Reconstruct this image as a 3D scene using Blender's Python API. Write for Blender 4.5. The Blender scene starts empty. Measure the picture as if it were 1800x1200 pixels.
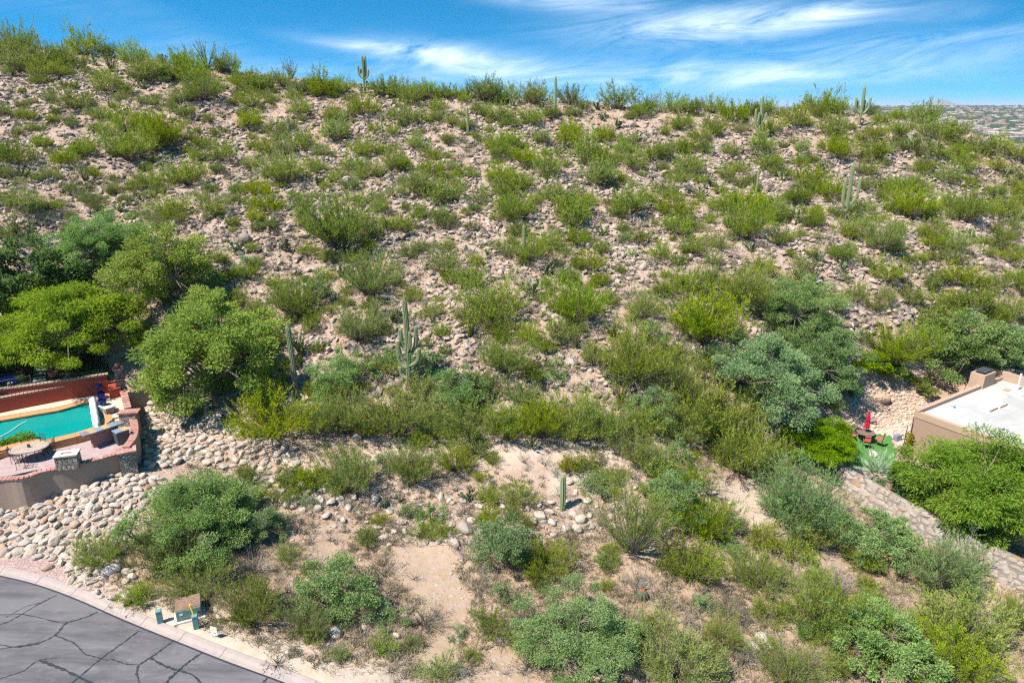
import bpy, math, random
import numpy as np
from mathutils import Vector, Matrix

rng = np.random.default_rng(7)
random.seed(7)
R = math.radians
SC = bpy.context.scene
COL = SC.collection

# ------------------------------------------------------------------ camera
CZ = 25.0                                   # drone height above the datum
PITCH = R(18.9)
SP, CP = math.sin(PITCH), math.cos(PITCH)
cam = bpy.data.cameras.new("camera")
cam.sensor_width = 36.0
cam.lens = 24.0
cam.clip_start = 0.1
cam.clip_end = 60000
cam_ob = bpy.data.objects.new("camera", cam)
cam_ob.location = (0, 0, CZ)
cam_ob.rotation_euler = (math.pi / 2 - PITCH, 0, 0)
COL.objects.link(cam_ob)
SC.camera = cam_ob

# ------------------------------------------------------------------ light
SUN_EL = R(56)
SUN_DIR = Vector((-0.82 * math.cos(SUN_EL), -0.57 * math.cos(SUN_EL), math.sin(SUN_EL))).normalized()
SUN_STRENGTH = 4.2
SKY_STRENGTH = 0.12
EXPOSURE = 1.12
sun = bpy.data.lights.new("sun", 'SUN')
sun.energy = SUN_STRENGTH
sun.angle = R(0.53)
sun.color = (1.0, 0.955, 0.89)
sun_ob = bpy.data.objects.new("sun", sun)
sun_ob.rotation_euler = (-SUN_DIR).to_track_quat('-Z', 'Y').to_euler()
sun_ob.location = (-60, -40, 120)
COL.objects.link(sun_ob)

world = bpy.data.worlds.new("World")
SC.world = world
world.use_nodes = True


class NT:
    """tiny helper round a node tree"""
    def __init__(s, tree):
        s.t = tree
        s.n = tree.nodes
        s.n.clear()

    def add(s, typ, **kw):
        n = s.n.new(typ)
        for k, v in kw.items():
            if k == 'inp':
                for a, b in v.items():
                    n.inputs[a].default_value = b
            else:
                setattr(n, k, v)
        return n

    def link(s, a, b):
        s.t.links.new(a, b)

    def m(s, op, a, b=None, c=None, clamp=False):
        n = s.n.new('ShaderNodeMath')
        n.operation = op
        n.use_clamp = clamp
        for i, x in enumerate((a, b, c)):
            if x is None:
                continue
            if isinstance(x, (int, float)):
                n.inputs[i].default_value = x
            else:
                s.link(x, n.inputs[i])
        return n.outputs[0]

    def mix(s, f, a, b, typ='RGBA', blend='MIX'):
        n = s.n.new('ShaderNodeMix')
        n.data_type = typ
        if typ == 'RGBA':
            n.blend_type = blend
            ia, ib, o = n.inputs[6], n.inputs[7], n.outputs[2]
        else:
            ia, ib, o = n.inputs[2], n.inputs[3], n.outputs[0]
        for x, i in ((f, n.inputs[0]), (a, ia), (b, ib)):
            if isinstance(x, (int, float)):
                i.default_value = x
            elif isinstance(x, tuple):
                i.default_value = x if len(x) == 4 else (*x, 1)
            else:
                s.link(x, i)
        return o

    def noise(s, vec, scale, detail=4, rough=0.55, dist=0.0):
        n = s.n.new('ShaderNodeTexNoise')
        n.inputs['Scale'].default_value = scale
        n.inputs['Detail'].default_value = detail
        n.inputs['Roughness'].default_value = rough
        n.inputs['Distortion'].default_value = dist
        if vec is not None:
            s.link(vec, n.inputs['Vector'])
        return n.outputs['Fac']

    def ramp(s, f, stops):
        n = s.n.new('ShaderNodeValToRGB')
        el = n.color_ramp.elements
        while len(el) < len(stops):
            el.new(0.5)
        for e, (p, c) in zip(el, stops):
            e.position = p
            e.color = (c, c, c, 1) if isinstance(c, (int, float)) else (*c, 1)
        s.link(f, n.inputs[0])
        return n.outputs[0]


def build_world():
    k = NT(world.node_tree)
    sky = k.add('ShaderNodeTexSky', sky_type='NISHITA')
    sky.sun_disc = False
    sky.sun_elevation = SUN_EL
    sky.sun_rotation = math.atan2(SUN_DIR.x, SUN_DIR.y)
    sky.altitude = 900
    sky.air_density = 1.0
    sky.dust_density = 0.15
    sky.ozone_density = 3.0
    hs = k.add('ShaderNodeHueSaturation', inp={'Saturation': 1.72, 'Value': 0.88, 'Hue': 0.482})
    k.link(sky.outputs[0], hs.inputs['Color'])
    tc = k.add('ShaderNodeTexCoord')
    sep = k.add('ShaderNodeSeparateXYZ')
    k.link(tc.outputs['Generated'], sep.inputs[0])
    x, y, z = sep.outputs
    # a clear, dry sky: the deep blue begins low over the horizon, all the way round
    sv = k.add('ShaderNodeCombineXYZ')
    k.link(x, sv.inputs[0])
    k.link(y, sv.inputs[1])
    k.link(k.m('ADD', 0.16, k.m('MULTIPLY', z, 3.2)), sv.inputs[2])
    nv = k.add('ShaderNodeVectorMath', operation='NORMALIZE')
    k.link(sv.outputs[0], nv.inputs[0])
    k.link(nv.outputs[0], sky.inputs['Vector'])
    az = k.m('ARCTAN2', x, y)
    el = k.m('ARCSINE', z)
    cmb = k.add('ShaderNodeCombineXYZ')
    k.link(k.m('MULTIPLY', az, 2.2), cmb.inputs[0])
    k.link(k.m('MULTIPLY', k.m('SUBTRACT', el, k.m('MULTIPLY', az, 0.10)), 11.0), cmb.inputs[1])
    wisp = k.noise(cmb.outputs[0], 2.3, 10, 0.66, 1.0)
    cmb2 = k.add('ShaderNodeCombineXYZ')
    k.link(k.m('MULTIPLY', az, 1.5), cmb2.inputs[0])
    k.link(k.m('MULTIPLY', el, 5.0), cmb2.inputs[1])
    broad = k.noise(cmb2.outputs[0], 1.4, 3, 0.5, 0.4)
    cover = k.m('MULTIPLY', k.m('SUBTRACT', broad, 0.55), 1.5, clamp=True)

    def blob(a0, e0, ra, re, tilt, amp):
        da = k.m('DIVIDE', k.m('SUBTRACT', az, a0), ra)
        de = k.m('DIVIDE', k.m('SUBTRACT', k.m('SUBTRACT', el, e0), k.m('MULTIPLY', k.m('SUBTRACT', az, a0), tilt)), re)
        d = k.m('ADD', k.m('MULTIPLY', da, da), k.m('MULTIPLY', de, de))
        g = k.m('POWER', 2.718, k.m('MULTIPLY', d, -1.0))
        return k.m('MULTIPLY', g, amp)
    # streaks of cirrus where they stand in the sky (azimuth, elevation in radians)
    tot = cover
    for b in ((0.26, 0.099, 0.15, 0.021, 0.02, 1.05), (0.07, 0.135, 0.09, 0.013, -0.06, 0.95), (0.40, 0.108, 0.07, 0.010, 0.12, 0.7),
              (-0.08, 0.063, 0.11, 0.016, -0.10, 0.95), (0.36, 0.045, 0.28, 0.018, 0.08, 0.42),
              (0.10, 0.040, 0.40, 0.022, 0.0, 0.50), (0.50, 0.075, 0.16, 0.007, 0.05, 0.35), (-0.20, 0.078, 0.07, 0.007, -0.1, 0.45)):
        tot = k.m('ADD', tot, blob(*b))
    w2 = k.ramp(wisp, [(0.34, 0.0), (0.68, 1.0)])
    fac = k.m('MULTIPLY', k.m('MULTIPLY', tot, w2), 1.15, clamp=True)
    up = k.ramp(z, [(0.0, 0.0), (0.03, 1.0)])
    fac = k.m('MULTIPLY', fac, up)
    col = k.mix(k.m('MULTIPLY', fac, 0.85), hs.outputs[0], (4.9, 5.7, 6.5))
    bg = k.add('ShaderNodeBackground', inp={'Strength': SKY_STRENGTH})
    k.link(col, bg.inputs[0])
    out = k.add('ShaderNodeOutputWorld')
    k.link(bg.outputs[0], out.inputs[0])


build_world()
SC.view_settings.view_transform = 'Standard'
SC.view_settings.look = 'None'
SC.view_settings.gamma = 1.0
SC.view_settings.use_curve_mapping = False
SC.view_settings.exposure = EXPOSURE
SC.render.engine = 'CYCLES'
cy = SC.cycles
cy.max_bounces = 8
cy.diffuse_bounces = 6
cy.glossy_bounces = 2
cy.transmission_bounces = 6
cy.volume_bounces = 0
cy.transparent_max_bounces = 4
cy.use_denoising = False
cy.denoiser = 'OPENIMAGEDENOISE'
cy.denoising_input_passes = 'RGB_ALBEDO_NORMAL'
cy.denoising_prefilter = 'ACCURATE'
cy.caustics_reflective = False
cy.caustics_refractive = False
cy.sample_clamp_indirect = 8.0
cy.pixel_filter_type = 'BLACKMAN_HARRIS'
cy.filter_width = 1.3

# ------------------------------------------------------------------ measuring helpers


def ray(px, py):
    px = np.asarray(px, float)
    py = np.asarray(py, float)
    s = (px - 900) / 1200.0
    t = (py - 600) / 1200.0
    return np.stack([s, CP - t * SP, -(SP + t * CP)], -1)


def V(px, py, z):
    """the point at height z (relative to the camera) that was measured at px, py"""
    d = ray(px, py)
    p = d * (z / d[2])
    return np.array([p[0], p[1], p[2] + CZ])


def depth(p):
    return p[..., 1] * CP - (p[..., 2] - CZ) * SP


def proj(p):
    p = np.asarray(p, float)
    z = p[..., 2] - CZ
    Z = p[..., 1] * CP - z * SP
    u = p[..., 1] * SP + z * CP
    return 900 + 1200 * p[..., 0] / Z, 600 - 1200 * u / Z


def vnoise(x, y, seed=0):
    """smooth value noise 0..1"""
    x = np.asarray(x, float)
    y = np.asarray(y, float)
    xi = np.floor(x).astype(np.int64)
    yi = np.floor(y).astype(np.int64)
    fx = x - xi
    fy = y - yi
    fx = fx * fx * (3 - 2 * fx)
    fy = fy * fy * (3 - 2 * fy)

    def h(a, b):
        n = (a * 374761393 + b * 668265263 + seed * 1442695041) & 0xffffffff
        n = ((n ^ (n >> 13)) * 1274126177) & 0xffffffff
        return ((n ^ (n >> 16)) & 0xffff) / 65535.0
    return (h(xi, yi) * (1 - fx) + h(xi + 1, yi) * fx) * (1 - fy) + (h(xi, yi + 1) * (1 - fx) + h(xi + 1, yi + 1) * fx) * fy


def fbm(x, y, seed=0, n=4):
    s = 0
    a = 0.5
    for i in range(n):
        s = s + a * vnoise(x * 2 ** i, y * 2 ** i, seed + i)
        a *= 0.5
    return s / (1 - 0.5 ** n)


def inpoly(x, y, poly):
    x = np.asarray(x, float)
    y = np.asarray(y, float)
    ins = np.zeros(x.shape, bool)
    n = len(poly)
    for i in range(n):
        x0, y0 = poly[i][0], poly[i][1]
        x1, y1 = poly[(i + 1) % n][0], poly[(i + 1) % n][1]
        c = ((y0 > y) != (y1 > y)) & (x < (x1 - x0) * (y - y0) / (y1 - y0 + 1e-12) + x0)
        ins ^= c
    return ins


# ------------------------------------------------------------------ materials
MATS = {}


def newmat(name):
    m = bpy.data.materials.new(name)
    m.use_nodes = True
    MATS[name] = m
    return m, NT(m.node_tree)


def surf(k, col, rough=0.8, bump=None, bstr=0.3, bdist=0.02, spec=0.3, metal=0.0):
    p = k.add('ShaderNodeBsdfPrincipled')
    p.inputs['Roughness'].default_value = rough
    p.inputs['Metallic'].default_value = metal
    p.inputs['Specular IOR Level'].default_value = spec
    if isinstance(col, tuple):
        p.inputs['Base Color'].default_value = (*col, 1)
    else:
        k.link(col, p.inputs['Base Color'])
    if bump is not None:
        b = k.add('ShaderNodeBump', inp={'Strength': bstr, 'Distance': bdist})
        k.link(bump, b.inputs['Height'])
        k.link(b.outputs[0], p.inputs['Normal'])
    o = k.add('ShaderNodeOutputMaterial')
    k.link(p.outputs[0], o.inputs[0])
    return p


def simple(name, col, rough=0.75, var=0.12, scale=6.0, bstr=0.15, spec=0.3, metal=0.0, dirt=None):
    m, k = newmat(name)
    tc = k.add('ShaderNodeTexCoord')
    n = k.noise(tc.outputs['Object'], scale, 5)
    c2 = tuple(max(0, c * (1 - var * 2.2)) for c in col)
    c3 = tuple(min(1, c * (1 + var * 1.6)) for c in col)
    c = k.mix(n, c2, c3)
    if dirt:
        d = k.ramp(k.noise(tc.outputs['Object'], scale * 0.25, 6, 0.65), [(0.5, 0.0), (0.75, 1.0)])
        c = k.mix(d, c, dirt)
    surf(k, c, rough, k.noise(tc.outputs['Object'], scale * 5, 3), bstr, 0.02, spec, metal)
    return m


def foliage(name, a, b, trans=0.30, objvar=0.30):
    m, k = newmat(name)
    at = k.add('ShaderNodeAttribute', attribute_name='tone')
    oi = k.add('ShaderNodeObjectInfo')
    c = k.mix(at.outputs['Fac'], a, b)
    hs = k.add('ShaderNodeHueSaturation')
    k.link(c, hs.inputs['Color'])
    k.link(k.m('ADD', 0.5 - 0.012, k.m('MULTIPLY', oi.outputs['Random'], 0.024)), hs.inputs['Hue'])
    r2 = k.m('FRACT', k.m('MULTIPLY', oi.outputs['Random'], 7.31))
    k.link(k.m('ADD', 1 - objvar * 0.5, k.m('MULTIPLY', r2, objvar)), hs.inputs['Value'])
    r3 = k.m('FRACT', k.m('MULTIPLY', oi.outputs['Random'], 23.7))
    k.link(k.m('ADD', 0.85, k.m('MULTIPLY', r3, 0.3)), hs.inputs['Saturation'])
    d = k.add('ShaderNodeBsdfDiffuse')
    t = k.add('ShaderNodeBsdfTranslucent')
    k.link(hs.outputs[0], d.inputs[0])
    k.link(hs.outputs[0], t.inputs[0])
    mx = k.add('ShaderNodeMixShader', inp={0: trans})
    k.link(d.outputs[0], mx.inputs[1])
    k.link(t.outputs[0], mx.inputs[2])
    o = k.add('ShaderNodeOutputMaterial')
    k.link(mx.outputs[0], o.inputs[0])
    return m


foliage("leaf_green", (.185, .250, .018), (.380, .450, .045), 0.45, 0.24)
foliage("leaf_pale", (.210, .270, .030), (.380, .430, .080), 0.45, 0.24)
foliage("leaf_olive", (.145, .190, .030), (.280, .330, .065), 0.42, 0.24)
foliage("leaf_blue", (.145, .240, .068), (.320, .420, .160), 0.42, 0.24)
foliage("leaf_bright", (.140, .255, .010), (.315, .440, .030), 0.48, 0.12)
foliage("leaf_lime", (.180, .275, .008), (.390, .470, .020), 0.48, 0.05)
foliage("leaf_mesquite", (.150, .235, .026), (.320, .410, .070), 0.48, 0.08)
foliage("leaf_dark", (.070, .135, .022), (.145, .245, .050), 0.40, 0.15)
foliage("leaf_grey", (.150, .150, .100), (.250, .240, .165))
foliage("leaf_dry", (.220, .170, .120), (.330, .265, .190))
foliage("leaf_straw", (.420, .310, .170), (.560, .440, .270))
foliage("pad_green", (.150, .190, .075), (.290, .310, .140), 0.05)
foliage("pad_dark", (.060, .095, .045), (.140, .170, .080), 0.05)
foliage("leaf_yellow", (.200, .210, .015), (.340, .300, .020))
foliage("leaf_agave", (.180, .250, .150), (.320, .400, .260), 0.1)
foliage("leaf_city", (.030, .055, .028), (.070, .095, .045), 0.1)
simple("bark", (.17, .135, .105), 0.9, 0.3, 8)
simple("twig", (.26, .225, .185), 0.9, 0.25, 10)
simple("twig_dark", (.14, .11, .09), 0.9, 0.25, 10)
simple("stucco_tan", (.33, .24, .18), 0.9, 0.06, 3, 0.25)
simple("stucco_house", (.34, .225, .16), 0.9, 0.05, 2, 0.25)
simple("stucco_red", (.36, .062, .034), 0.85, 0.06, 3, 0.2)
simple("stucco_mauve", (.33, .17, .15), 0.85, 0.06, 3, 0.2)
simple("deck_cream", (.56, .44, .31), 0.85, 0.05, 2, 0.15)
simple("coping_orange", (.50, .24, .105), 0.7, 0.08, 5, 0.2)


def mat_roof():
    m, k = newmat("roof_white")
    tc = k.add('ShaderNodeTexCoord')
    P = tc.outputs['Object']
    mp = k.add('ShaderNodeMapping')
    mp.inputs['Rotation'].default_value = (0, 0, -0.555)
    k.link(P, mp.inputs[0])
    br = k.add('ShaderNodeTexBrick', inp={'Scale': 1.0, 'Mortar Size': 0.02, 'Brick Width': 7.0, 'Row Height': 1.6, 'Mortar Smooth': 0.6,
                                          'Color1': (.42, .405, .375, 1), 'Color2': (.395, .38, .35, 1), 'Mortar': (.32, .305, .28, 1)})
    k.link(mp.outputs[0], br.inputs['Vector'])
    st = k.ramp(k.noise(P, 0.35, 6, 0.65, 0.5), [(0.50, 0.0), (0.72, 0.75)])
    c = k.mix(st, br.outputs['Color'], (.29, .26, .225))
    c = k.mix(k.ramp(k.noise(P, 3.0, 5, 0.7), [(0.58, 0.0), (0.8, 0.5)]), c, (.33, .305, .27))
    surf(k, c, 0.85, k.noise(P, 6, 3), 0.15, 0.02)


mat_roof()
simple("parapet_tan", (.42, .285, .195), 0.85, 0.05, 3)
simple("concrete_pale", (.52, .47, .42), 0.85, 0.1, 4)
simple("kerb_concrete", (.36, .285, .25), 0.9, 0.10, 3, 0.3)
simple("slate_top", (.20, .20, .22), 0.5, 0.2, 3)
simple("slate_ochre", (.42, .31, .17), 0.5, 0.2, 3)
simple("slate_blue", (.22, .25, .30), 0.5, 0.2, 3)
simple("iron_dark", (.045, .038, .035), 0.5, 0.2, 20, 0.1, 0.5)
simple("rail_dark", (.05, .045, .045), 0.5, 0.1, 20, 0.05, 0.5)
simple("white_plastic", (.70, .69, .68), 0.5, 0.03, 4, 0.05)
simple("pot_blue", (.012, .02, .16), 0.2, 0.2, 8, 0.05, 0.6)
simple("pot_green", (.25, .33, .06), 0.35, 0.15, 8, 0.05, 0.5)
simple("pot_red", (.28, .09, .06), 0.35, 0.2, 8, 0.05, 0.5)
simple("flower_red", (.5, .12, .06), 0.7, 0.2, 8)
simple("flower_orange", (.75, .19, .06), 0.7, 0.2, 8)
simple("cover_blue", (.02, .07, .30), 0.5, 0.2, 4)
simple("utility_green", (.17, .27, .22), 0.6, 0.12, 5, 0.1, dirt=(.30, .33, .28))
simple("utility_rust", (.24, .135, .085), 0.9, 0.3, 5, 0.2, dirt=(.17, .22, .17))
simple("pedestal_teal", (.13, .26, .25), 0.6, 0.08, 5)
simple("marker_yellow", (.85, .62, .02), 0.5, 0.05, 5)
simple("umbrella_red", (.50, .01, .05), 0.7, 0.12, 5)
simple("cushion_red", (.60, .12, .09), 0.8, 0.12, 8)
simple("table_stone", (.42, .31, .24), 0.6, 0.25, 7)
simple("table_dark", (.20, .13, .10), 0.6, 0.2, 8)
simple("chimney_metal", (.06, .07, .08), 0.4, 0.2, 8, 0.1, 0.5)
simple("ac_metal", (.06, .07, .075), 0.45, 0.2, 12, 0.1, 0.5)
simple("ac_top", (.60, .60, .60), 0.5, 0.1, 12)
simple("stone_mortar", (.20, .17, .145), 0.95, 0.15, 6, 0.5)
simple("path_gravel", (.50, .38, .33), 0.95, 0.2, 30, 0.6)
simple("garden_soil", (.045, .065, .022), 0.95, 0.4, 3, 0.6)
simple("barrel_green", (.10, .12, .06), 0.8, 0.2, 8)
simple("snag_brown", (.15, .10, .07), 0.9, 0.2, 8)
simple("sign_white", (.80, .80, .80), 0.5, 0.02, 4, 0.02)
simple("sign_blue", (.08, .22, .5), 0.5, 0.02, 4, 0.02)


def mat_saguaro():
    m, k = newmat("saguaro_skin")
    tc = k.add('ShaderNodeTexCoord')
    at = k.add('ShaderNodeAttribute', attribute_name='tone')
    n = k.noise(tc.outputs['Object'], 3.0, 5)
    c = k.mix(n, (.165, .205, .090), (.270, .300, .155))
    # woody grey-brown skin at the foot
    c = k.mix(k.m('MULTIPLY', at.outputs['Fac'], k.m('ADD', 0.5, n), clamp=True), c, (.27, .20, .14))
    surf(k, c, 0.75, k.noise(tc.outputs['Object'], 30, 2), 0.3, 0.01)


mat_saguaro()


def mat_rock(name, stops, objvar=0.25, scale=2.5, bstr=0.5):
    m, k = newmat(name)
    tc = k.add('ShaderNodeTexCoord')
    at = k.add('ShaderNodeAttribute', attribute_name='tone')
    oi = k.add('ShaderNodeObjectInfo')
    r = k.m('FRACT', k.m('ADD', at.outputs['Fac'], oi.outputs['Random']))
    n = k.noise(tc.outputs['Object'], scale, 6, 0.65)
    c = k.ramp(r, stops)
    v = k.m('ADD', 0.62, k.m('MULTIPLY', n, 0.76))
    hs = k.add('ShaderNodeHueSaturation')
    k.link(c, hs.inputs['Color'])
    k.link(v, hs.inputs['Value'])
    surf(k, hs.outputs[0], 0.9, k.noise(tc.outputs['Object'], scale * 4, 5, 0.6), bstr, 0.05)


mat_rock("rock_hill", [(0.0, (0.1, 0.09, 0.085)), (0.1, (0.188, 0.146, 0.122)), (0.25, (0.319, 0.249, 0.204)), (0.55, (0.412, 0.32, 0.262)), (0.8, (0.442, 0.324, 0.248)), (0.93, (0.375, 0.273, 0.204)), (1.0, (0.14, 0.114, 0.103))])
mat_rock("rock_river", [(0.0, (0.361, 0.303, 0.247)), (0.3, (0.447, 0.375, 0.307)), (0.6, (0.396, 0.318, 0.24)), (0.8, (0.475, 0.411, 0.352)), (0.97, (0.361, 0.231, 0.143)), (1.0, (0.288, 0.26, 0.232))])
mat_rock("rock_garden", [(0.0, (0.444, 0.326, 0.237)), (0.3, (0.517, 0.414, 0.318)), (0.6, (0.458, 0.333, 0.222)), (0.85, (0.532, 0.444, 0.37)), (1.0, (0.37, 0.244, 0.163))])
mat_rock("rock_wall", [(0.0, (0.277, 0.231, 0.19)), (0.3, (0.335, 0.277, 0.231)), (0.6, (0.3, 0.231, 0.173)), (0.85, (0.346, 0.3, 0.26)), (0.95, (0.289, 0.173, 0.098)), (1.0, (0.243, 0.207, 0.179))])
mat_rock("brick_red", [(0.0, (.34, .15, .115)), (0.4, (.42, .21, .165)), (0.7, (.38, .18, .14)), (1.0, (.47, .29, .24))], scale=6)
mat_rock("city_wall", [(0.0, (.42, .30, .24)), (0.4, (.50, .38, .30)), (0.7, (.46, .30, .24)), (1.0, (.60, .52, .45))])
mat_rock("city_roof", [(0.0, (.60, .55, .50)), (0.3, (.46, .24, .17)), (0.5, (.62, .60, .57)), (0.75, (.46, .33, .26)), (1.0, (.40, .20, .14))])


def mat_ground():
    m, k = newmat("desert_soil")
    tc = k.add('ShaderNodeTexCoord')
    P = tc.outputs['Object']
    a_str = k.add('ShaderNodeAttribute', attribute_name='straw').outputs['Fac']
    a_pal = k.add('ShaderNodeAttribute', attribute_name='pale').outputs['Fac']
    big = k.noise(P, 0.22, 5, 0.6)
    mid = k.noise(P, 1.3, 6, 0.65)
    fin = k.noise(P, 9.0, 4, 0.7)
    c = k.mix(k.ramp(big, [(0.35, 0.0), (0.65, 1.0)]), (.300, .185, .125), (.375, .262, .198))
    c = k.mix(k.ramp(mid, [(0.40, 0.0), (0.70, 0.8)]), c, (.385, .290, .220))
    # loose chips of stone lying in the soil
    vo = k.add('ShaderNodeTexVoronoi', inp={'Scale': 3.6, 'Randomness': 1.0})
    k.link(P, vo.inputs['Vector'])
    chip = k.m('MULTIPLY', k.ramp(vo.outputs['Distance'], [(0.22, 1.0), (0.34, 0.0)]), k.ramp(k.noise(P, 0.8, 3), [(0.42, 0.0), (0.55, 1.0)]))
    vcol = k.add('ShaderNodeSeparateColor')
    k.link(vo.outputs['Color'], vcol.inputs[0])
    chipc = k.mix(vcol.outputs[0], (.27, .245, .225), (.46, .41, .37))
    c = k.mix(k.m('MULTIPLY', chip, k.m('SUBTRACT', 1.0, a_pal, clamp=True)), c, chipc)
    vo2 = k.add('ShaderNodeTexVoronoi', inp={'Scale': 11.0, 'Randomness': 1.0})
    k.link(P, vo2.inputs['Vector'])
    chip2 = k.m('MULTIPLY', k.ramp(vo2.outputs['Distance'], [(0.2, 1.0), (0.36, 0.0)]), 0.6)
    v2 = k.add('ShaderNodeSeparateColor')
    k.link(vo2.outputs['Color'], v2.inputs[0])
    c = k.mix(chip2, c, k.mix(v2.outputs[0], (.25, .205, .175), (.45, .38, .32)))
    # dry grass litter
    litter = k.m('MULTIPLY', a_str, k.ramp(k.noise(P, 2.2, 6, 0.7), [(0.40, 0.0), (0.62, 1.0)]))
    c = k.mix(litter, c, k.mix(fin, (.25, .165, .095), (.42, .30, .185)))
    c = k.mix(k.m('MULTIPLY', a_pal, k.ramp(mid, [(0.25, 0.5), (0.6, 1.0)])), c, k.mix(fin, (.44, .345, .265), (.55, .455, .36)))
    h = k.m('ADD', k.m('MULTIPLY', chip, 0.6), k.m('ADD', k.m('MULTIPLY', fin, 0.5), k.m('MULTIPLY', k.noise(P, 30, 3), 0.25)))
    surf(k, c, 0.95, h, 0.6, 0.06, 0.1)


mat_ground()


def mat_asphalt():
    m, k = newmat("asphalt")
    tc = k.add('ShaderNodeTexCoord')
    P = tc.outputs['Object']
    n = k.noise(P, 0.5, 5, 0.6)
    c = k.mix(n, (.118, .106, .108), (.185, .170, .168))
    st = k.ramp(k.noise(P, 0.32, 4, 0.6, 0.6), [(0.55, 0.0), (0.68, 0.65)])
    c = k.mix(st, c, (.075, .068, .070))
    mp = k.add('ShaderNodeMapping')
    mp.inputs['Rotation'].default_value = (0, 0, R(24))
    mp.inputs['Scale'].default_value = (0.16, 1.1, 1)
    k.link(P, mp.inputs[0])
    c = k.mix(k.ramp(k.noise(mp.outputs[0], 1.1, 5, 0.65), [(0.46, 0.0), (0.66, 0.7)]), c, (.070, .064, .068))
    c = k.mix(k.ramp(k.noise(P, 2.6, 6, 0.75), [(0.55, 0.0), (0.75, 0.55)]), c, (.24, .215, .20))
    g = k.noise(P, 70, 3, 0.7)
    c = k.mix(k.ramp(g, [(0.60, 0.0), (0.72, 0.5)]), c, (.27, .25, .25))
    surf(k, c, 0.9, g, 0.5, 0.01, 0.2)
    m, k = newmat("tar_seal")
    tc = k.add('ShaderNodeTexCoord')
    n = k.noise(tc.outputs['Object'], 3, 4)
    surf(k, k.mix(n, (.022, .022, .026), (.045, .044, .05)), 0.65, k.noise(tc.outputs['Object'], 30, 2), 0.2, 0.01, 0.3)


mat_asphalt()


def mat_misc():
    # pool water: a deep teal body under a smooth rippled surface
    m, k = newmat("pool_water")
    tc = k.add('ShaderNodeTexCoord')
    n = k.noise(tc.outputs['Object'], 0.35, 3)
    c = k.mix(n, (.0, .215, .195), (.005, .275, .235))
    surf(k, c, 0.08, k.noise(tc.outputs['Object'], 2.5, 3), 0.05, 0.05, 0.5)
    # brick pavers of the patio
    m, k = newmat("patio_pavers")
    tc = k.add('ShaderNodeTexCoord')
    mp = k.add('ShaderNodeMapping')
    mp.inputs['Rotation'].default_value = (0, 0, R(40))
    k.link(tc.outputs['Object'], mp.inputs[0])
    br = k.add('ShaderNodeTexBrick', inp={'Scale': 1.0, 'Mortar Size': 0.012, 'Brick Width': 0.42, 'Row Height': 0.21,
                                          'Color1': (.30, .185, .165, 1), 'Color2': (.38, .265, .245, 1), 'Mortar': (.26, .20, .185, 1)})
    k.link(mp.outputs[0], br.inputs['Vector'])
    c = k.mix(k.noise(tc.outputs['Object'], 1.5, 4), br.outputs['Color'], (.40, .30, .28))
    surf(k, c, 0.85, br.outputs['Fac'], -0.3, 0.01)
    # artificial lawn
    m, k = newmat("lawn_turf")
    tc = k.add('ShaderNodeTexCoord')
    c = k.mix(k.noise(tc.outputs['Object'], 1.2, 6, 0.7), (.055, .15, .035), (.105, .235, .06))
    surf(k, c, 0.95, k.noise(tc.outputs['Object'], 40, 3), 0.6, 0.03, 0.1)
    # red road-side gravel
    m, k = newmat("gravel_red")
    tc = k.add('ShaderNodeTexCoord')
    vo = k.add('ShaderNodeTexVoronoi', inp={'Scale': 16.0})
    k.link(tc.outputs['Object'], vo.inputs['Vector'])
    sc = k.add('ShaderNodeSeparateColor')
    k.link(vo.outputs['Color'], sc.inputs[0])
    c = k.mix(sc.outputs[0], (.25, .155, .135), (.50, .355, .315))
    c = k.mix(k.ramp(vo.outputs['Distance'], [(0.3, 0.0), (0.7, 0.5)]), c, (.18, .12, .10))
    surf(k, c, 0.9, vo.outputs['Distance'], -0.7, 0.04, 0.2)
    # the wide valley with its desert scrub
    m, k = newmat("valley_soil")
    tc = k.add('ShaderNodeTexCoord')
    n = k.noise(tc.outputs['Object'], 0.012, 8, 0.7)
    c = k.mix(k.ramp(n, [(0.40, 0.0), (0.54, 1.0)]), (.26, .185, .13), (.085, .095, .055))
    surf(k, c, 1.0, spec=0.05)
    m, k = newmat("mountain_rock")
    tc = k.add('ShaderNodeTexCoord')
    c = k.mix(k.noise(tc.outputs['Object'], 0.004, 8, 0.65), (.16, .14, .12), (.26, .22, .19))
    surf(k, c, 1.0, spec=0.05)
    m = bpy.data.materials.new("haze_air")
    m.use_nodes = True
    k = NT(m.node_tree)
    v = k.add('ShaderNodeVolumePrincipled')
    v.inputs['Color'].default_value = (.80, .88, 1.0, 1)
    v.inputs['Density'].default_value = 0.00006
    v.inputs['Anisotropy'].default_value = 0.0
    o = k.add('ShaderNodeOutputMaterial')
    k.link(v.outputs[0], o.inputs['Volume'])
    MATS['haze_air'] = m


mat_misc()

# ------------------------------------------------------------------ mesh helpers


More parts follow.
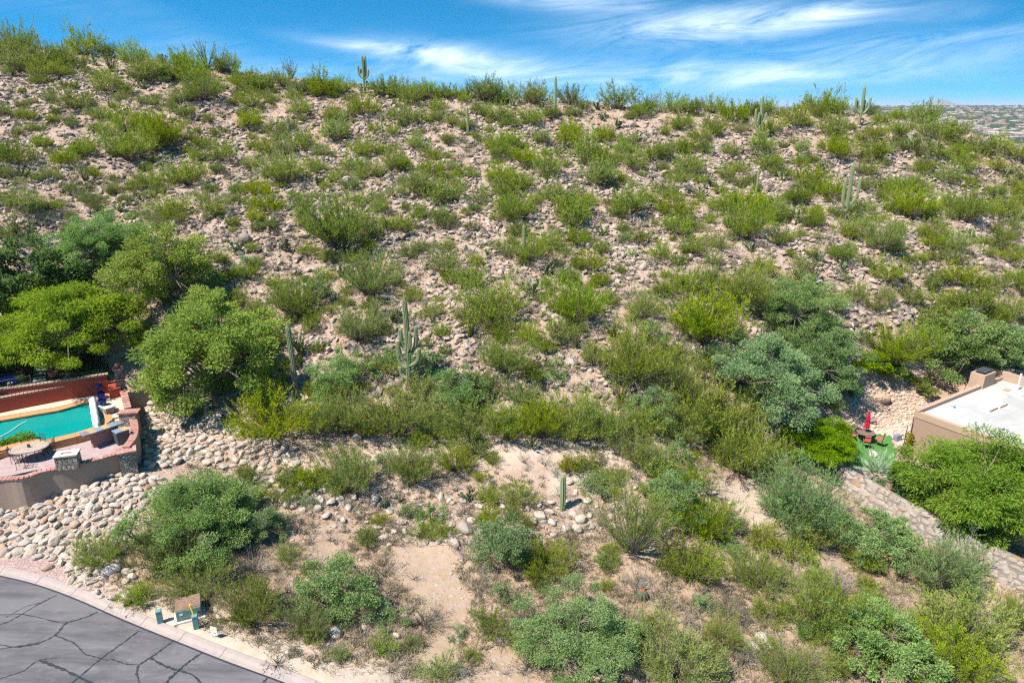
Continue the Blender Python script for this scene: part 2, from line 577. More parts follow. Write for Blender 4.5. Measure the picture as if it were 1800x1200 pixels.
def npmesh(name, verts, faces, mats, tone=None, midx=None, smooth=False):
    """one mesh datablock from arrays; faces: list of (k, n) arrays or of index tuples"""
    me = bpy.data.meshes.new(name)
    verts = np.asarray(verts, np.float32)
    if isinstance(faces, np.ndarray):
        faces = [faces]
    if faces and isinstance(faces[0], np.ndarray):
        loops = np.concatenate([f.ravel() for f in faces]).astype(np.int32)
        tot = np.concatenate([np.full(len(f), f.shape[1], np.int32) for f in faces])
    else:
        loops = np.array([i for f in faces for i in f], np.int32)
        tot = np.array([len(f) for f in faces], np.int32)
    start = np.concatenate([[0], np.cumsum(tot)[:-1]]).astype(np.int32)
    me.vertices.add(len(verts))
    me.vertices.foreach_set('co', verts.ravel())
    me.loops.add(len(loops))
    me.loops.foreach_set('vertex_index', loops)
    me.polygons.add(len(tot))
    me.polygons.foreach_set('loop_start', start)
    me.polygons.foreach_set('loop_total', tot)
    if isinstance(mats, str):
        mats = [mats]
    for mm in mats:
        me.materials.append(MATS[mm])
    if midx is not None:
        me.polygons.foreach_set('material_index', np.asarray(midx, np.int32))
    me.polygons.foreach_set('use_smooth', np.full(len(tot), smooth, bool))
    if tone is not None:
        at = me.attributes.new('tone', 'FLOAT', 'POINT')
        at.data.foreach_set('value', np.asarray(tone, np.float32))
    me.update(calc_edges=True)
    return me


def ob(name, me, parent=None, loc=(0, 0, 0), rz=0.0, scale=None):
    o = bpy.data.objects.new(name, me)
    COL.objects.link(o)
    o.location = loc
    o.rotation_euler = (0, 0, rz)
    if scale is not None:
        o.scale = scale if hasattr(scale, '__len__') else (scale,) * 3
    if parent is not None:
        o.parent = parent
    return o


def tag(o, label=None, cat=None, group=None, kind=None):
    if label:
        o['label'] = label
    if cat:
        o['category'] = cat
    if group:
        o['group'] = group
    if kind:
        o['kind'] = kind
    return o


def thing(name, label, cat, loc=(0, 0, 0), rz=0.0, group=None):
    return tag(ob(name, None, None, loc, rz), label, cat, group)


class MB:
    """collects solid pieces into one mesh"""
    def __init__(s):
        s.v = []
        s.f = []

    def raw(s, v, f):
        b = len(s.v)
        s.v += [tuple(map(float, p)) for p in v]
        s.f += [tuple(int(i) + b for i in q) for q in f]
        return s

    def box(s, c, size, rz=0.0, top=None, taper=1.0):
        x, y, z = (t / 2 for t in size)
        ca, sa = math.cos(rz), math.sin(rz)
        pts = []
        for k, zz in enumerate((-z, z)):
            q = taper if k else 1.0
            for a, b in ((-x, -y), (x, -y), (x, y), (-x, y)):
                a *= q
                b *= q
                pts.append((c[0] + a * ca - b * sa, c[1] + a * sa + b * ca, c[2] + zz))
        return s.raw(pts, [(0, 3, 2, 1), (4, 5, 6, 7), (0, 1, 5, 4), (1, 2, 6, 5), (2, 3, 7, 6), (3, 0, 4, 7)])

    def prism(s, poly, z0, z1):
        """vertical prism over a plan polygon; z0/z1 number or per-corner list"""
        n = len(poly)
        area = sum(poly[i][0] * poly[(i + 1) % n][1] - poly[(i + 1) % n][0] * poly[i][1] for i in range(n))
        if area < 0:
            poly = poly[::-1]
            if hasattr(z0, '__len__'):
                z0 = z0[::-1]
            if hasattr(z1, '__len__'):
                z1 = z1[::-1]
        a = [z0] * n if not hasattr(z0, '__len__') else z0
        b = [z1] * n if not hasattr(z1, '__len__') else z1
        pts = [(p[0], p[1], q) for p, q in zip(poly, a)] + [(p[0], p[1], q) for p, q in zip(poly, b)]
        f = [tuple(range(n - 1, -1, -1)), tuple(range(n, 2 * n))]
        f += [(i, (i + 1) % n, (i + 1) % n + n, i + n) for i in range(n)]
        return s.raw(pts, f)

    def tube(s, path, r, n=6, cap=True):
        v, f = sweep(path, r, n, 0.0, cap)
        return s.raw(v, f)

    def lathe(s, prof, c=(0, 0, 0), n=16):
        pts = []
        for r, z in prof:
            for i in range(n):
                a = 2 * math.pi * i / n
                pts.append((c[0] + r * math.cos(a), c[1] + r * math.sin(a), c[2] + z))
        f = []
        for j in range(len(prof) - 1):
            for i in range(n):
                i2 = (i + 1) % n
                f.append((j * n + i, j * n + i2, (j + 1) * n + i2, (j + 1) * n + i))
        f.append(tuple(range(n - 1, -1, -1)))
        f.append(tuple(range((len(prof) - 1) * n, len(prof) * n)))
        return s.raw(pts, f)

    def mesh(s, name, mat, smooth=False):
        return npmesh(name, s.v, s.f, mat, smooth=smooth, tone=np.zeros(len(s.v)))

    def build(s, name, mat, parent=None, smooth=False, bevel=0.0, loc=(0, 0, 0)):
        o = ob(name, s.mesh(name, mat, smooth), parent, loc)
        if bevel:
            b = o.modifiers.new('edge', 'BEVEL')
            b.width = bevel
            b.segments = 2
            b.limit_method = 'ANGLE'
        return o


def sweep(path, radii, n=8, rib=0.0, cap=True):
    path = np.asarray(path, float)
    m = len(path)
    radii = np.full(m, radii) if np.isscalar(radii) else np.asarray(radii, float)
    t = np.gradient(path, axis=0)
    t /= np.linalg.norm(t, axis=1)[:, None] + 1e-9
    ref = np.array([1.0, 0.13, 0.07])
    vs = []
    ang = np.arange(n) * 2 * math.pi / n
    rm = np.ones(n)
    if rib:
        rm = np.where(np.arange(n) % 2 == 0, 1.0, 1.0 - rib)
    for i in range(m):
        a = ref - t[i] * np.dot(ref, t[i])
        a /= np.linalg.norm(a)
        b = np.cross(t[i], a)
        ref = a
        vs.append(path[i] + radii[i] * rm[:, None] * (np.cos(ang)[:, None] * a + np.sin(ang)[:, None] * b))
    v = np.concatenate(vs)
    f = []
    for i in range(m - 1):
        for j in range(n):
            j2 = (j + 1) % n
            f.append((i * n + j, i * n + j2, (i + 1) * n + j2, (i + 1) * n + j))
    if cap:
        f.append(tuple(range(n - 1, -1, -1)))
        f.append(tuple(range((m - 1) * n, m * n)))
    return v, f


# ------------------------------------------------------------------ the ground
CTRL = [
    # px, py, z below the camera: road and verge
    (0, 1190, -22.4), (250, 1195, -22.8), (333, 1068, -22.85), (200, 1030, -22.5), (100, 985, -22.25), (0, 960, -22.1), (420, 1150, -23.0),
    (480, 1190, -23.15),
    # foot of the patio wall
    (0, 880, -21.2), (150, 858, -21.0), (250, 842, -20.95), (300, 800, -20.8), (300, 730, -20.2), (400, 830, -21.3), (450, 900, -22.2), (540, 880, -21.9),
    # lower lot
    (600, 1000, -23.1), (600, 1150, -23.4), (480, 1000, -22.8), (750, 950, -23.0), (750, 1100, -23.4), (750, 1195, -23.5), (900, 1000, -23.3),
    (900, 1150, -23.6), (1000, 960, -23.15), (1080, 1190, -23.9),
    # the bank and the bench above it
    (700, 890, -22.3), (900, 900, -22.3), (1000, 890, -22.2), (700, 820, -21.2), (850, 800, -20.9), (1000, 800, -21.0), (1150, 830, -21.6), (600, 790, -20.8),
    (1250, 860, -22.5), (1250, 950, -23.6), (1150, 1000, -23.6), (1200, 1150, -24.2), (1400, 900, -23.9), (1400, 1050, -24.5), (1400, 1190, -24.7),
    (1500, 880, -24.7), (1550, 930, -25.0), (1600, 1050, -25.3), (1640, 1190, -25.4), (1700, 1010, -25.5), (1790, 1080, -25.8), (1790, 1190, -25.8),
    (600, 740, -19.9), (800, 740, -19.9), (1000, 740, -20.0), (1200, 750, -20.7), (1330, 790, -22.3),
    # yard of the house
    (1540, 795, -23.85), (1500, 775, -23.8), (1600, 765, -23.8), (1530, 748, -23.5), (1580, 680, -22.0), (1630, 650, -21.2), (1470, 740, -22.9), (1500, 680, -21.3),
    (1690, 630, -20.2), (1450, 645, -19.6), (1300, 645, -18.1), (1400, 560, -16.2),
    # hillside
    (400, 690, -18.9), (550, 690, -18.6), (720, 672, -18.0), (900, 672, -18.0), (1100, 670, -18.0), (1220, 665, -18.3),
    (300, 500, -13.3), (500, 500, -13.6), (720, 500, -13.7), (900, 500, -13.7), (1100, 500, -13.8), (1300, 500, -14.0), (1500, 500, -14.5), (1650, 500, -15.0), (1790, 500, -15.3),
    (1600, 580, -17.6), (1790, 590, -18.3), (60, 500, -13.4), (0, 380, -8.5), (150, 350, -8.0), (400, 350, -8.2), (700, 350, -8.2), (1000, 350, -8.3), (1300, 350, -8.7),
    (1550, 350, -9.2), (1790, 350, -9.8), (0, 250, -3.3), (200, 250, -3.4), (450, 250, -3.6), (700, 250, -3.6), (1000, 250, -3.7), (1300, 260, -4.3), (1550, 270, -5.0),
    (1790, 305, -7.2),
]
CREST = [(-150, 62, 103), (0, 76, 99), (200, 101, 96), (400, 126, 94), (600, 151, 91), (800, 170, 89), (1000, 186, 88), (1200, 204, 87), (1400, 204, 87), (1500, 213, 87),
         (1600, 224, 86), (1700, 249, 85), (1790, 270, 84), (1950, 310, 82)]


def fit_ground():
    pts = []
    for px, py, z in CTRL:
        d = ray(px, py)
        pts.append(d * (z / d[2]))
    for px, py, Y in CREST:
        d = ray(px, py)
        p = d * (Y / d[1])
        pts.append(p)
        for dy, dz in ((14, -1.6), (32, -7.5), (60, -21.0)):
            pts.append(p + np.array([p[0] * dy / Y, dy, dz]))
    # upper garden of the neighbour and far corners outside the frame
    for x, y, z in ((-38, 46, -18.0), (-33, 48, -17.6), (-44, 42, -18.6), (-29, 48.5, -17.2), (-60, 30, -21.5), (-75, 60, -8.0), (-80, 20, -23), (0, 4, -23.5),
                    (-25, 4, -22.5), (25, 4, -25), (60, 20, -27), (45, 34, -25.0), (44, 46, -23.6), (38, 42, -23.8), (36, 50, -23.0), (48, 56, -21.0), (75, 62, -17), (85, 40, -24)):
        pts.append(np.array([x, y, z], float))
    P = np.array(pts)
    S = 20.0
    X = P[:, :2] / S

    def U(r2):
        return 0.5 * r2 * np.log(r2 + 1e-9)
    d2 = ((X[:, None] - X[None]) ** 2).sum(-1)
    n = len(X)
    K = U(d2) + np.eye(n) * 0.004
    Q = np.hstack([np.ones((n, 1)), X])
    A = np.zeros((n + 3, n + 3))
    A[:n, :n] = K
    A[:n, n:] = Q
    A[n:, :n] = Q.T
    w = np.linalg.solve(A, np.concatenate([P[:, 2], np.zeros(3)]))

    def f(x, y):
        q = np.stack([x, y], -1).reshape(-1, 2) / S
        out = np.empty(len(q))
        for i in range(0, len(q), 20000):
            c = q[i:i + 20000]
            r2 = ((c[:, None] - X[None]) ** 2).sum(-1)
            out[i:i + 20000] = U(r2) @ w[:n] + w[n] + c @ w[n + 1:]
        return out.reshape(np.shape(x))
    return f


GX0, GX1, GY0, GY1, GS = -112.0, 112.0, -6.0, 172.0, 0.5
NX, NY = int((GX1 - GX0) / GS) + 1, int((GY1 - GY0) / GS) + 1
gx, gy = np.meshgrid(GX0 + np.arange(NX) * GS, GY0 + np.arange(NY) * GS)
_f = fit_ground()
# evaluate coarsely, then resample: the fitted surface is smooth
cgx, cgy = np.meshgrid(np.arange(GX0, GX1 + 2.1, 2.0), np.arange(GY0, GY1 + 2.1, 2.0))
cz = _f(cgx, cgy)


def bil(grid, x0, y0, s, x, y):
    fx = np.clip((np.asarray(x, float) - x0) / s, 0, grid.shape[1] - 1.001)
    fy = np.clip((np.asarray(y, float) - y0) / s, 0, grid.shape[0] - 1.001)
    i = fx.astype(int)
    j = fy.astype(int)
    u = fx - i
    v = fy - j
    return (grid[j, i] * (1 - u) + grid[j, i + 1] * u) * (1 - v) + (grid[j + 1, i] * (1 - u) + grid[j + 1, i + 1] * u) * v


near = (np.abs(gx) < 62) & (gy > 14) & (gy < 112)
gz = bil(cz, GX0, GY0, 2.0, gx, gy)
gz[near] = _f(gx[near], gy[near])
# plan shapes of the built terrace, needed before anything stands on the ground
Zd = -19.6                                   # patio paving
PATIO = [V(*q, Zd)[:2] for q in ((-60, 845), (20, 835), (65, 825), (120, 818), (170, 808), (212, 796), (235, 777), (243, 755), (240, 735), (232, 712), (222, 690),
                                 (185, 690), (128, 697), (0, 722), (-60, 738))]
GARDEN = [V(*q, -18.0)[:2] for q in ((-80, 700), (65, 672), (187, 654), (190, 645), (185, 600), (-80, 620))]
KERB_PX = [(-140, 985), (-60, 996), (0, 1010), (50, 1021), (100, 1037), (150, 1057), (200, 1080), (250, 1101), (300, 1121), (350, 1141), (400, 1161), (450, 1179), (500, 1197), (560, 1222), (660, 1262)]


def smooth01(t):
    t = np.clip(t, 0, 1)
    return t * t * (3 - 2 * t)


def polydist(x, y, pl):
    """signed-ish distance to an open polyline: (distance, side>0 on the left of travel)"""
    best = np.full(np.shape(x), 1e9)
    side = np.zeros(np.shape(x))
    for (x0, y0), (x1, y1) in zip(pl[:-1], pl[1:]):
        dx, dy = x1 - x0, y1 - y0
        L2 = dx * dx + dy * dy
        t = np.clip(((x - x0) * dx + (y - y0) * dy) / L2, 0, 1)
        d = np.hypot(x - x0 - t * dx, y - y0 - t * dy)
        cr = dx * (y - y0) - dy * (x - x0)
        m = d < best
        best = np.where(m, d, best)
        side = np.where(m, np.sign(cr), side)
    return best, side


def road_z(x, y):
    return CZ - 22.86 + 0.0 * x - 0.028 * (x + 16.5) - 0.004 * (y - 26)


# kerb line on the road plane
def on_road(px, py):
    d = ray(px, py)
    p = d * (-22.8 / d[2])
    for _ in range(6):
        z = road_z(p[0], p[1]) - CZ
        p = d * (z / d[2])
    return np.array([p[0], p[1], p[2] + CZ])


KERB = [on_road(*q) for q in KERB_PX]
KERB2 = [(p[0], p[1]) for p in KERB]
gz = gz + CZ
rough = (fbm(gx * 0.55, gy * 0.55, 3) - 0.5) * 0.34 + (fbm(gx * 0.16, gy * 0.16, 9) - 0.5) * 0.5
gz = gz + rough
kd, ks = polydist(gx, gy, KERB2)
sd = np.where(ks > 0, kd, -kd)               # >0: the land side of the kerb
w = smooth01((sd - 0.3) / 3.5)
rz_ = road_z(gx, gy)
gz = np.where(sd < 60, gz * w + (rz_ + 0.10) * (1 - w), gz)
gz = np.where(sd < 0.30, np.minimum(gz, rz_ - 0.25), gz)
gard = inpoly(gx, gy, GARDEN)
gz = np.where(gard, CZ - 18.05 + 0.04 * (fbm(gx, gy, 5) - 0.5), gz)
pat = inpoly(gx, gy, PATIO)
gz = np.where(pat, np.minimum(gz, CZ - 21.6), gz)


gz -= 1.3 * np.clip(gy - 134, 0, 60) + 1.0 * np.clip(np.abs(gx) - 96, 0, 20) + 1.2 * np.clip(3 - gy, 0, 20)


def hgt(x, y):
    return bil(gz, GX0, GY0, GS, x, y)


def GR(px, py):
    """where the line of sight measured at px, py meets the ground (vectorised)"""
    d = ray(px, py)
    Y = np.full(d.shape[:-1], 15.0)
    done = np.zeros(Y.shape, bool)
    res = np.full(Y.shape, np.nan)
    for _ in range(420):
        p = d * (Y / d[..., 1])[..., None]
        below = (p[..., 2] + CZ) <= hgt(p[..., 0], p[..., 1])
        hit = below & ~done
        res = np.where(hit, Y - 0.15, res)
        done |= below
        Y = Y + 0.3
    # nothing hit: fall back on the crest line under that direction
    Y = np.where(np.isnan(res), 88.0, res)
    p = d * (Y / d[..., 1])[..., None]
    p[..., 2] = hgt(p[..., 0], p[..., 1])
    return p


def build_ground():
    verts = np.stack([gx, gy, gz], -1).reshape(-1, 3)
    i = np.arange(NX * NY).reshape(NY, NX)
    q = np.stack([i[:-1, :-1], i[:-1, 1:], i[1:, 1:], i[1:, :-1]], -1).reshape(-1, 4)
    me = npmesh("ground", verts, q, "desert_soil", smooth=True)
    px, py = proj(verts)
    x, y = verts[:, 0], verts[:, 1]
    low = smooth01((py - 880) / 120)
    straw = np.clip(low * 1.0 + 0.25 * (fbm(x * 0.2, y * 0.2, 21) > 0.55), 0, 1)
    pale = 0.7 * np.exp(-((py - 795) / 26) ** 2) * smooth01((px - 560) / 120) * smooth01((1250 - px) / 120)
    pale = np.maximum(pale, 0.8 * inpoly(px, py, [(960, 815), (1140, 850), (1130, 920), (980, 900)]))
    pale = np.maximum(pale, 0.6 * inpoly(px, py, [(1250, 845), (1340, 855), (1410, 925), (1330, 930), (1290, 890)]))
    kd_, ks_ = polydist(x, y, KERB2)
    pale = np.maximum(pale, np.where(kd_ < 2.2, 0.8, 0) * smooth01((px - 230) / 60))
    pale = np.maximum(pale, 0.7 * np.exp(-(((px - 660) / 150) ** 2 + ((py - 1190) / 40) ** 2)))
    for nm, val in (('straw', straw), ('pale', pale)):
        at = me.attributes.new(nm, 'FLOAT', 'POINT')
        at.data.foreach_set('value', val.astype(np.float32))
    o = ob("ground", me)
    tag(o, kind='structure')


build_ground()


def ribbon(left, right):
    n = len(left)
    v = list(left) + list(right)
    f = [(i, i + n, i + n + 1, i + 1) for i in range(n - 1)]
    return v, f


def offset_line(pl, d):
    out = []
    pl = np.asarray(pl, float)
    t = np.gradient(pl[:, :2], axis=0)
    t /= np.linalg.norm(t, axis=1)[:, None]
    return pl[:, :2] + np.stack([-t[:, 1], t[:, 0]], -1) * d


def build_road():
    pl = np.array(KERB2)
    # refine
    t = np.linspace(0, len(pl) - 1, 90)
    pl = np.stack([np.interp(t, np.arange(len(pl)), pl[:, k]) for k in (0, 1)], -1)
    for _ in range(6):
        pl[1:-1] = (pl[:-2] + 2 * pl[1:-1] + pl[2:]) / 4
    rows = []
    for d in (0.0, -1.5, -4, -8, -14, -20):
        o = offset_line(pl, d)
        rows.append(np.stack([o[:, 0], o[:, 1], road_z(o[:, 0], o[:, 1])], -1))
    n = len(pl)
    v = np.concatenate(rows)
    f = []
    for r in range(len(rows) - 1):
        for i in range(n - 1):
            f.append((r * n + i, (r + 1) * n + i, (r + 1) * n + i + 1, r * n + i + 1))
    tag(ob("road", npmesh("road", v, f, "asphalt", smooth=True)), kind='structure')
    # rolled kerb: gutter pan, sloping face, flat back
    prof = [(-0.02, -0.12), (-0.02, 0.004), (0.16, 0.016), (0.30, 0.105), (0.49, 0.125), (0.53, 0.10), (0.53, -0.15)]
    v, f = [], []
    m = len(prof)
    lines = [offset_line(pl, d) for d, h in prof]
    seg = np.concatenate([[0], np.cumsum(np.linalg.norm(np.diff(pl, axis=0), axis=1))])
    a = 0.0
    while a < seg[-1] - 0.3:
        e = min(a + 2.4, seg[-1])
        for q in (a + 0.012, (a + e) / 2, e - 0.012):
            for (d, h), ln in zip(prof, lines):
                x, y = np.interp(q, seg, ln[:, 0]), np.interp(q, seg, ln[:, 1])
                v.append((x, y, road_z(x, y) + h))
        b = len(v) - 3 * m
        for r_ in range(2):
            for c_ in range(m - 1):
                f.append((b + r_ * m + c_, b + (r_ + 1) * m + c_, b + (r_ + 1) * m + c_ + 1, b + r_ * m + c_ + 1))
        f.append(tuple(b + c_ for c_ in range(m)))
        f.append(tuple(b + 2 * m + c_ for c_ in range(m - 1, -1, -1)))
        a = e
    tag(ob("kerb", npmesh("kerb", v, f, "kerb_concrete", smooth=False, tone=np.zeros(len(v)))), kind='structure')
    # tar-sealed cracks: thin sheets 4 mm above the road
    mb = MB()

    def crack(pxs, wd):
        p = np.array([on_road(*q) for q in pxs])[:, :2]
        t = np.linspace(0, len(p) - 1, len(p) * 7)
        p = np.stack([np.interp(t, np.arange(len(p)), p[:, k]) for k in (0, 1)], -1)
        for _ in range(5):
            p[1:-1] = (p[:-2] + 2 * p[1:-1] + p[2:]) / 4
        p[1:-1] += (rng.random((len(p) - 2, 2)) - 0.5) * 0.035
        ww = wd * 0.8 * (0.35 + 1.1 * rng.random(len(p)))
        a = np.array([offset_line(p, 1.0)[i] - p[i] for i in range(len(p))])
        l, r = p + a * ww[:, None] / 2, p - a * ww[:, None] / 2
        mb.raw(*ribbon([(q[0], q[1], road_z(q[0], q[1]) + 0.004) for q in l], [(q[0], q[1], road_z(q[0], q[1]) + 0.004) for q in r]))
    for c, wd in (
        ([(100, 1045), (70, 1060), (20, 1090), (-20, 1105)], 0.10),
        ([(10, 1085), (45, 1065), (75, 1058)], 0.05),
        ([(0, 1080), (40, 1078), (110, 1095), (118, 1093)], 0.06),
        ([(172, 1075), (150, 1085), (115, 1094), (100, 1115), (70, 1130), (0, 1140)], 0.12),
        ([(98, 1117), (130, 1128), (150, 1150), (160, 1152), (190, 1160)], 0.07),
        ([(245, 1108), (215, 1130), (180, 1155), (150, 1180), (120, 1205)], 0.12),
        ([(308, 1123), (280, 1145), (265, 1155), (243, 1168), (240, 1185), (250, 1210)], 0.12),
        ([(265, 1156), (290, 1170), (315, 1178), (340, 1185), (358, 1205)], 0.14),
        ([(358, 1145), (335, 1160), (320, 1172), (300, 1190), (285, 1210)], 0.17),
        ([(195, 1157), (220, 1166), (243, 1168)], 0.07),
        ([(472, 1188), (460, 1203)], 0.14),
        ([(0, 1192), (40, 1180), (65, 1160), (100, 1155)], 0.09),
        ([(70, 1160), (110, 1175), (160, 1200), (180, 1215)], 0.16),
        ([(-10, 1130), (30, 1138), (70, 1131)], 0.06),
    ):
        crack(c, wd)
    # sealed joint along the gutter
    l = offset_line(pl, -0.03)
    r = offset_line(pl, -0.11)
    mb.raw(*ribbon([(q[0], q[1], road_z(*q) + 0.006) for q in l], [(q[0], q[1], road_z(*q) + 0.006) for q in r]))
    tag(mb.build("road_crack_seal", "tar_seal"), kind='structure')


build_road()


def drape(name, pxpoly, mat, lift=0.02, step=0.3, tone=None):
    """a thin sheet of surfacing that follows the ground inside a measured outline"""
    w = GR([p[0] for p in pxpoly], [p[1] for p in pxpoly])
    x0, y0 = w[:, 0].min(), w[:, 1].min()
    x1, y1 = w[:, 0].max(), w[:, 1].max()
    xs = np.arange(x0, x1 + step, step)
    ys = np.arange(y0, y1 + step, step)
    X, Y = np.meshgrid(xs, ys)
    ins = inpoly(X[:-1, :-1] + step / 2, Y[:-1, :-1] + step / 2, w[:, :2])
    i = np.arange(X.size).reshape(X.shape)
    q = np.stack([i[:-1, :-1], i[:-1, 1:], i[1:, 1:], i[1:, :-1]], -1)[ins]
    v = np.stack([X, Y, hgt(X, Y) + lift], -1).reshape(-1, 3)
    used = np.unique(q)
    mp = np.zeros(X.size, int)
    mp[used] = np.arange(len(used))
    return ob(name, npmesh(name, v[used], mp[q].reshape(-1, 4), mat, smooth=True, tone=np.zeros(len(used))))


def far_land():
    # the valley and the settled slope beyond it, one sheet to the horizon
    ys = np.concatenate([np.linspace(120, 1000, 30), np.linspace(1040, 4200, 60), np.geomspace(4400, 30000, 16)])
    xs = np.concatenate([-np.geomspace(30000, 1500, 14), np.linspace(-1400, 4200, 80), np.geomspace(4400, 30000, 14)])
    X, Y = np.meshgrid(xs, ys)
    Z = far_z(X, Y)
    v = np.stack([X, Y, Z], -1).reshape(-1, 3)
    i = np.arange(X.size).reshape(X.shape)
    q = np.stack([i[:-1, :-1], i[:-1, 1:], i[1:, 1:], i[1:, :-1]], -1).reshape(-1, 4)
    tag(ob("valley_terrain", npmesh("valley_terrain", v, q, "valley_soil", smooth=True)), kind='structure')
    # land behind and beside the camera so that the ground has no visible end
    v = [(-30000, -30000, -8), (30000, -30000, -8), (30000, 120, -8), (-30000, 120, -8)]
    tag(ob("plain_terrain", npmesh("plain_terrain", v, [(0, 1, 2, 3)], "valley_soil")), kind='structure')


def far_z(X, Y):
    r = np.clip((Y - 950) / 2550, 0, 1)
    base = CZ - 62 + 64 * r + 3.0 * smooth01((X - 1500) / 900) * r
    base = np.where(Y < 950, CZ - 62 + 0 * Y, base)
    base = base - 30 * smooth01((Y - 3700) / 2500)
    bump = (fbm(X / 260, Y / 260, 31) - 0.5) * 9 * smooth01((Y - 300) / 900) * smooth01((9000 - Y) / 4000)
    return base + bump


far_land()


def mountain():
    ang = np.linspace(-0.5, 1.2, 160)
    prof = np.zeros_like(ang)
    D = 9000.0

    def add(px, w, h):
        a0 = math.atan((px - 900) / 1200.0 / CP)
        prof[:] = np.maximum(prof, h * np.clip(1 - np.abs(ang - a0) / w, 0, 1) ** 1.25)
    add(1572, 0.034, 128)
    add(1556, 0.018, 78)
    add(1600, 0.05, 46)
    add(1700, 0.05, 28)
    add(1830, 0.05, 38)
    add(1400, 0.1, 38)
    add(1100, 0.2, 44)
    add(300, 0.2, 75)
    prof += 14 + 9 * fbm(ang * 60, ang * 0, 77)
    v = []
    rows = 7
    for r in range(rows):
        t = r / (rows - 1)
        for a, h in zip(ang, prof):
            rr = D + 2200 * t - 500 + 260 * vnoise(a * 90, t * 5, 5)
            hh = h * math.sin(min(1, t * 1.6) * math.pi / 2) if t < 0.63 else h * (1 - (t - 0.63) * 1.5)
            v.append((rr * math.sin(a), rr * math.cos(a), CZ - 34 + hh + 6 * vnoise(a * 200, t * 9, 8)))
    n = len(ang)
    f = [(r * n + i, r * n + i + 1, (r + 1) * n + i + 1, (r + 1) * n + i) for r in range(rows - 1) for i in range(n - 1)]
    tag(ob("mountain", npmesh("mountain", v, f, "mountain_rock", smooth=True)), kind='structure')


mountain()

# ------------------------------------------------------------------ plant meshes


def norm(a):
    return a / (np.linalg.norm(a, axis=-1, keepdims=True) + 1e-9)


def leaf_arrays(C, D, L, W, r):
    """slender rhombic leaves: base, two shoulders, tip"""
    n = len(C)
    D = norm(D)
    side = norm(np.cross(D, norm(r.normal(size=(n, 3)) * 0.75 + np.array([0, 0, 0.9]))))
    L = np.asarray(L).reshape(-1, 1)
    W = np.asarray(W).reshape(-1, 1)
    a = C
    b = C + D * L * 0.45 + side * W * 0.5
    c = C + D * L
    d = C + D * L * 0.45 - side * W * 0.5
    v = np.stack([a, b, c, d], 1).reshape(-1, 3)
    f = np.arange(4 * n).reshape(n, 4)
    return v, f


def stick_arrays(A, B, ra, rb):
    """three-sided tapered sticks from A to B"""
    n = len(A)
    D = norm(B - A)
    up = np.where(np.abs(D[:, 2:3]) > 0.9, np.array([[1.0, 0, 0]]), np.array([[0, 0, 1.0]]))
    s = norm(np.cross(D, up))
    t = np.cross(D, s)
    ra = np.broadcast_to(np.asarray(ra, float), (n,))[:, None]
    rb = np.broadcast_to(np.asarray(rb, float), (n,))[:, None]
    vs = []
    for P, q in ((A, ra), (B, rb)):
        for k in range(3):
            an = 2 * math.pi * k / 3
            vs.append(P + q * (math.cos(an) * s + math.sin(an) * t))
    v = np.stack(vs, 1).reshape(-1, 3)
    base = (np.arange(n) * 6)[:, None]
    f = np.concatenate([base + np.array([[k, (k + 1) % 3, 3 + (k + 1) % 3, 3 + k]]) for k in range(3)])
    return v, f


class Plant:
    """leaf and wood arrays of one plant, unit crown width"""
    def __init__(s):
        s.lv, s.lf, s.lt = [], [], []
        s.wv, s.wf = [], []
        s.nl = s.nw = 0

    def leaves(s, C, D, L, W, tone, r):
        v, f = leaf_arrays(C, D, L, W, r)
        s.lv.append(v)
        s.lf.append(f + s.nl)
        s.lt.append(np.repeat(np.broadcast_to(tone, (len(C),)), 4))
        s.nl += len(v)

    def sticks(s, A, B, ra, rb):
        v, f = stick_arrays(np.asarray(A, float), np.asarray(B, float), ra, rb)
        s.wv.append(v)
        s.wf.append(f + s.nw)
        s.nw += len(v)

    def unit(s):
        """scale the plant so that its crown is one unit across"""
        v = np.concatenate(s.lv if s.lv and s.nl > 200 else s.wv)
        a, b = np.percentile(v[:, :2], (0.4, 99.6), axis=0)
        k = 1.0 / float((b - a).mean())
        s.lv = [q * k for q in s.lv]
        s.wv = [q * k for q in s.wv]

    def meshes(s, name, leafmat, woodmat):
        s.unit()
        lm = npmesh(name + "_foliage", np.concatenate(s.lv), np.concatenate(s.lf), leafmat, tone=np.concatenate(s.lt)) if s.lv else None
        wm = npmesh(name + "_branches", np.concatenate(s.wv), np.concatenate(s.wf), woodmat, tone=np.zeros(s.nw)) if s.wv else None
        return wm, lm

    def joined(s, name, leafmat, woodmat):
        if name != 'ocotillo':
            s.unit()
        lv, lf, lt = np.concatenate(s.lv), np.concatenate(s.lf), np.concatenate(s.lt)
        wv, wf = np.concatenate(s.wv), np.concatenate(s.wf)
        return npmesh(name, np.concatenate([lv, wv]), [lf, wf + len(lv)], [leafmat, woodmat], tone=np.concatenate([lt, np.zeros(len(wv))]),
                      midx=np.concatenate([np.zeros(len(lf), int), np.ones(len(wf), int)]))


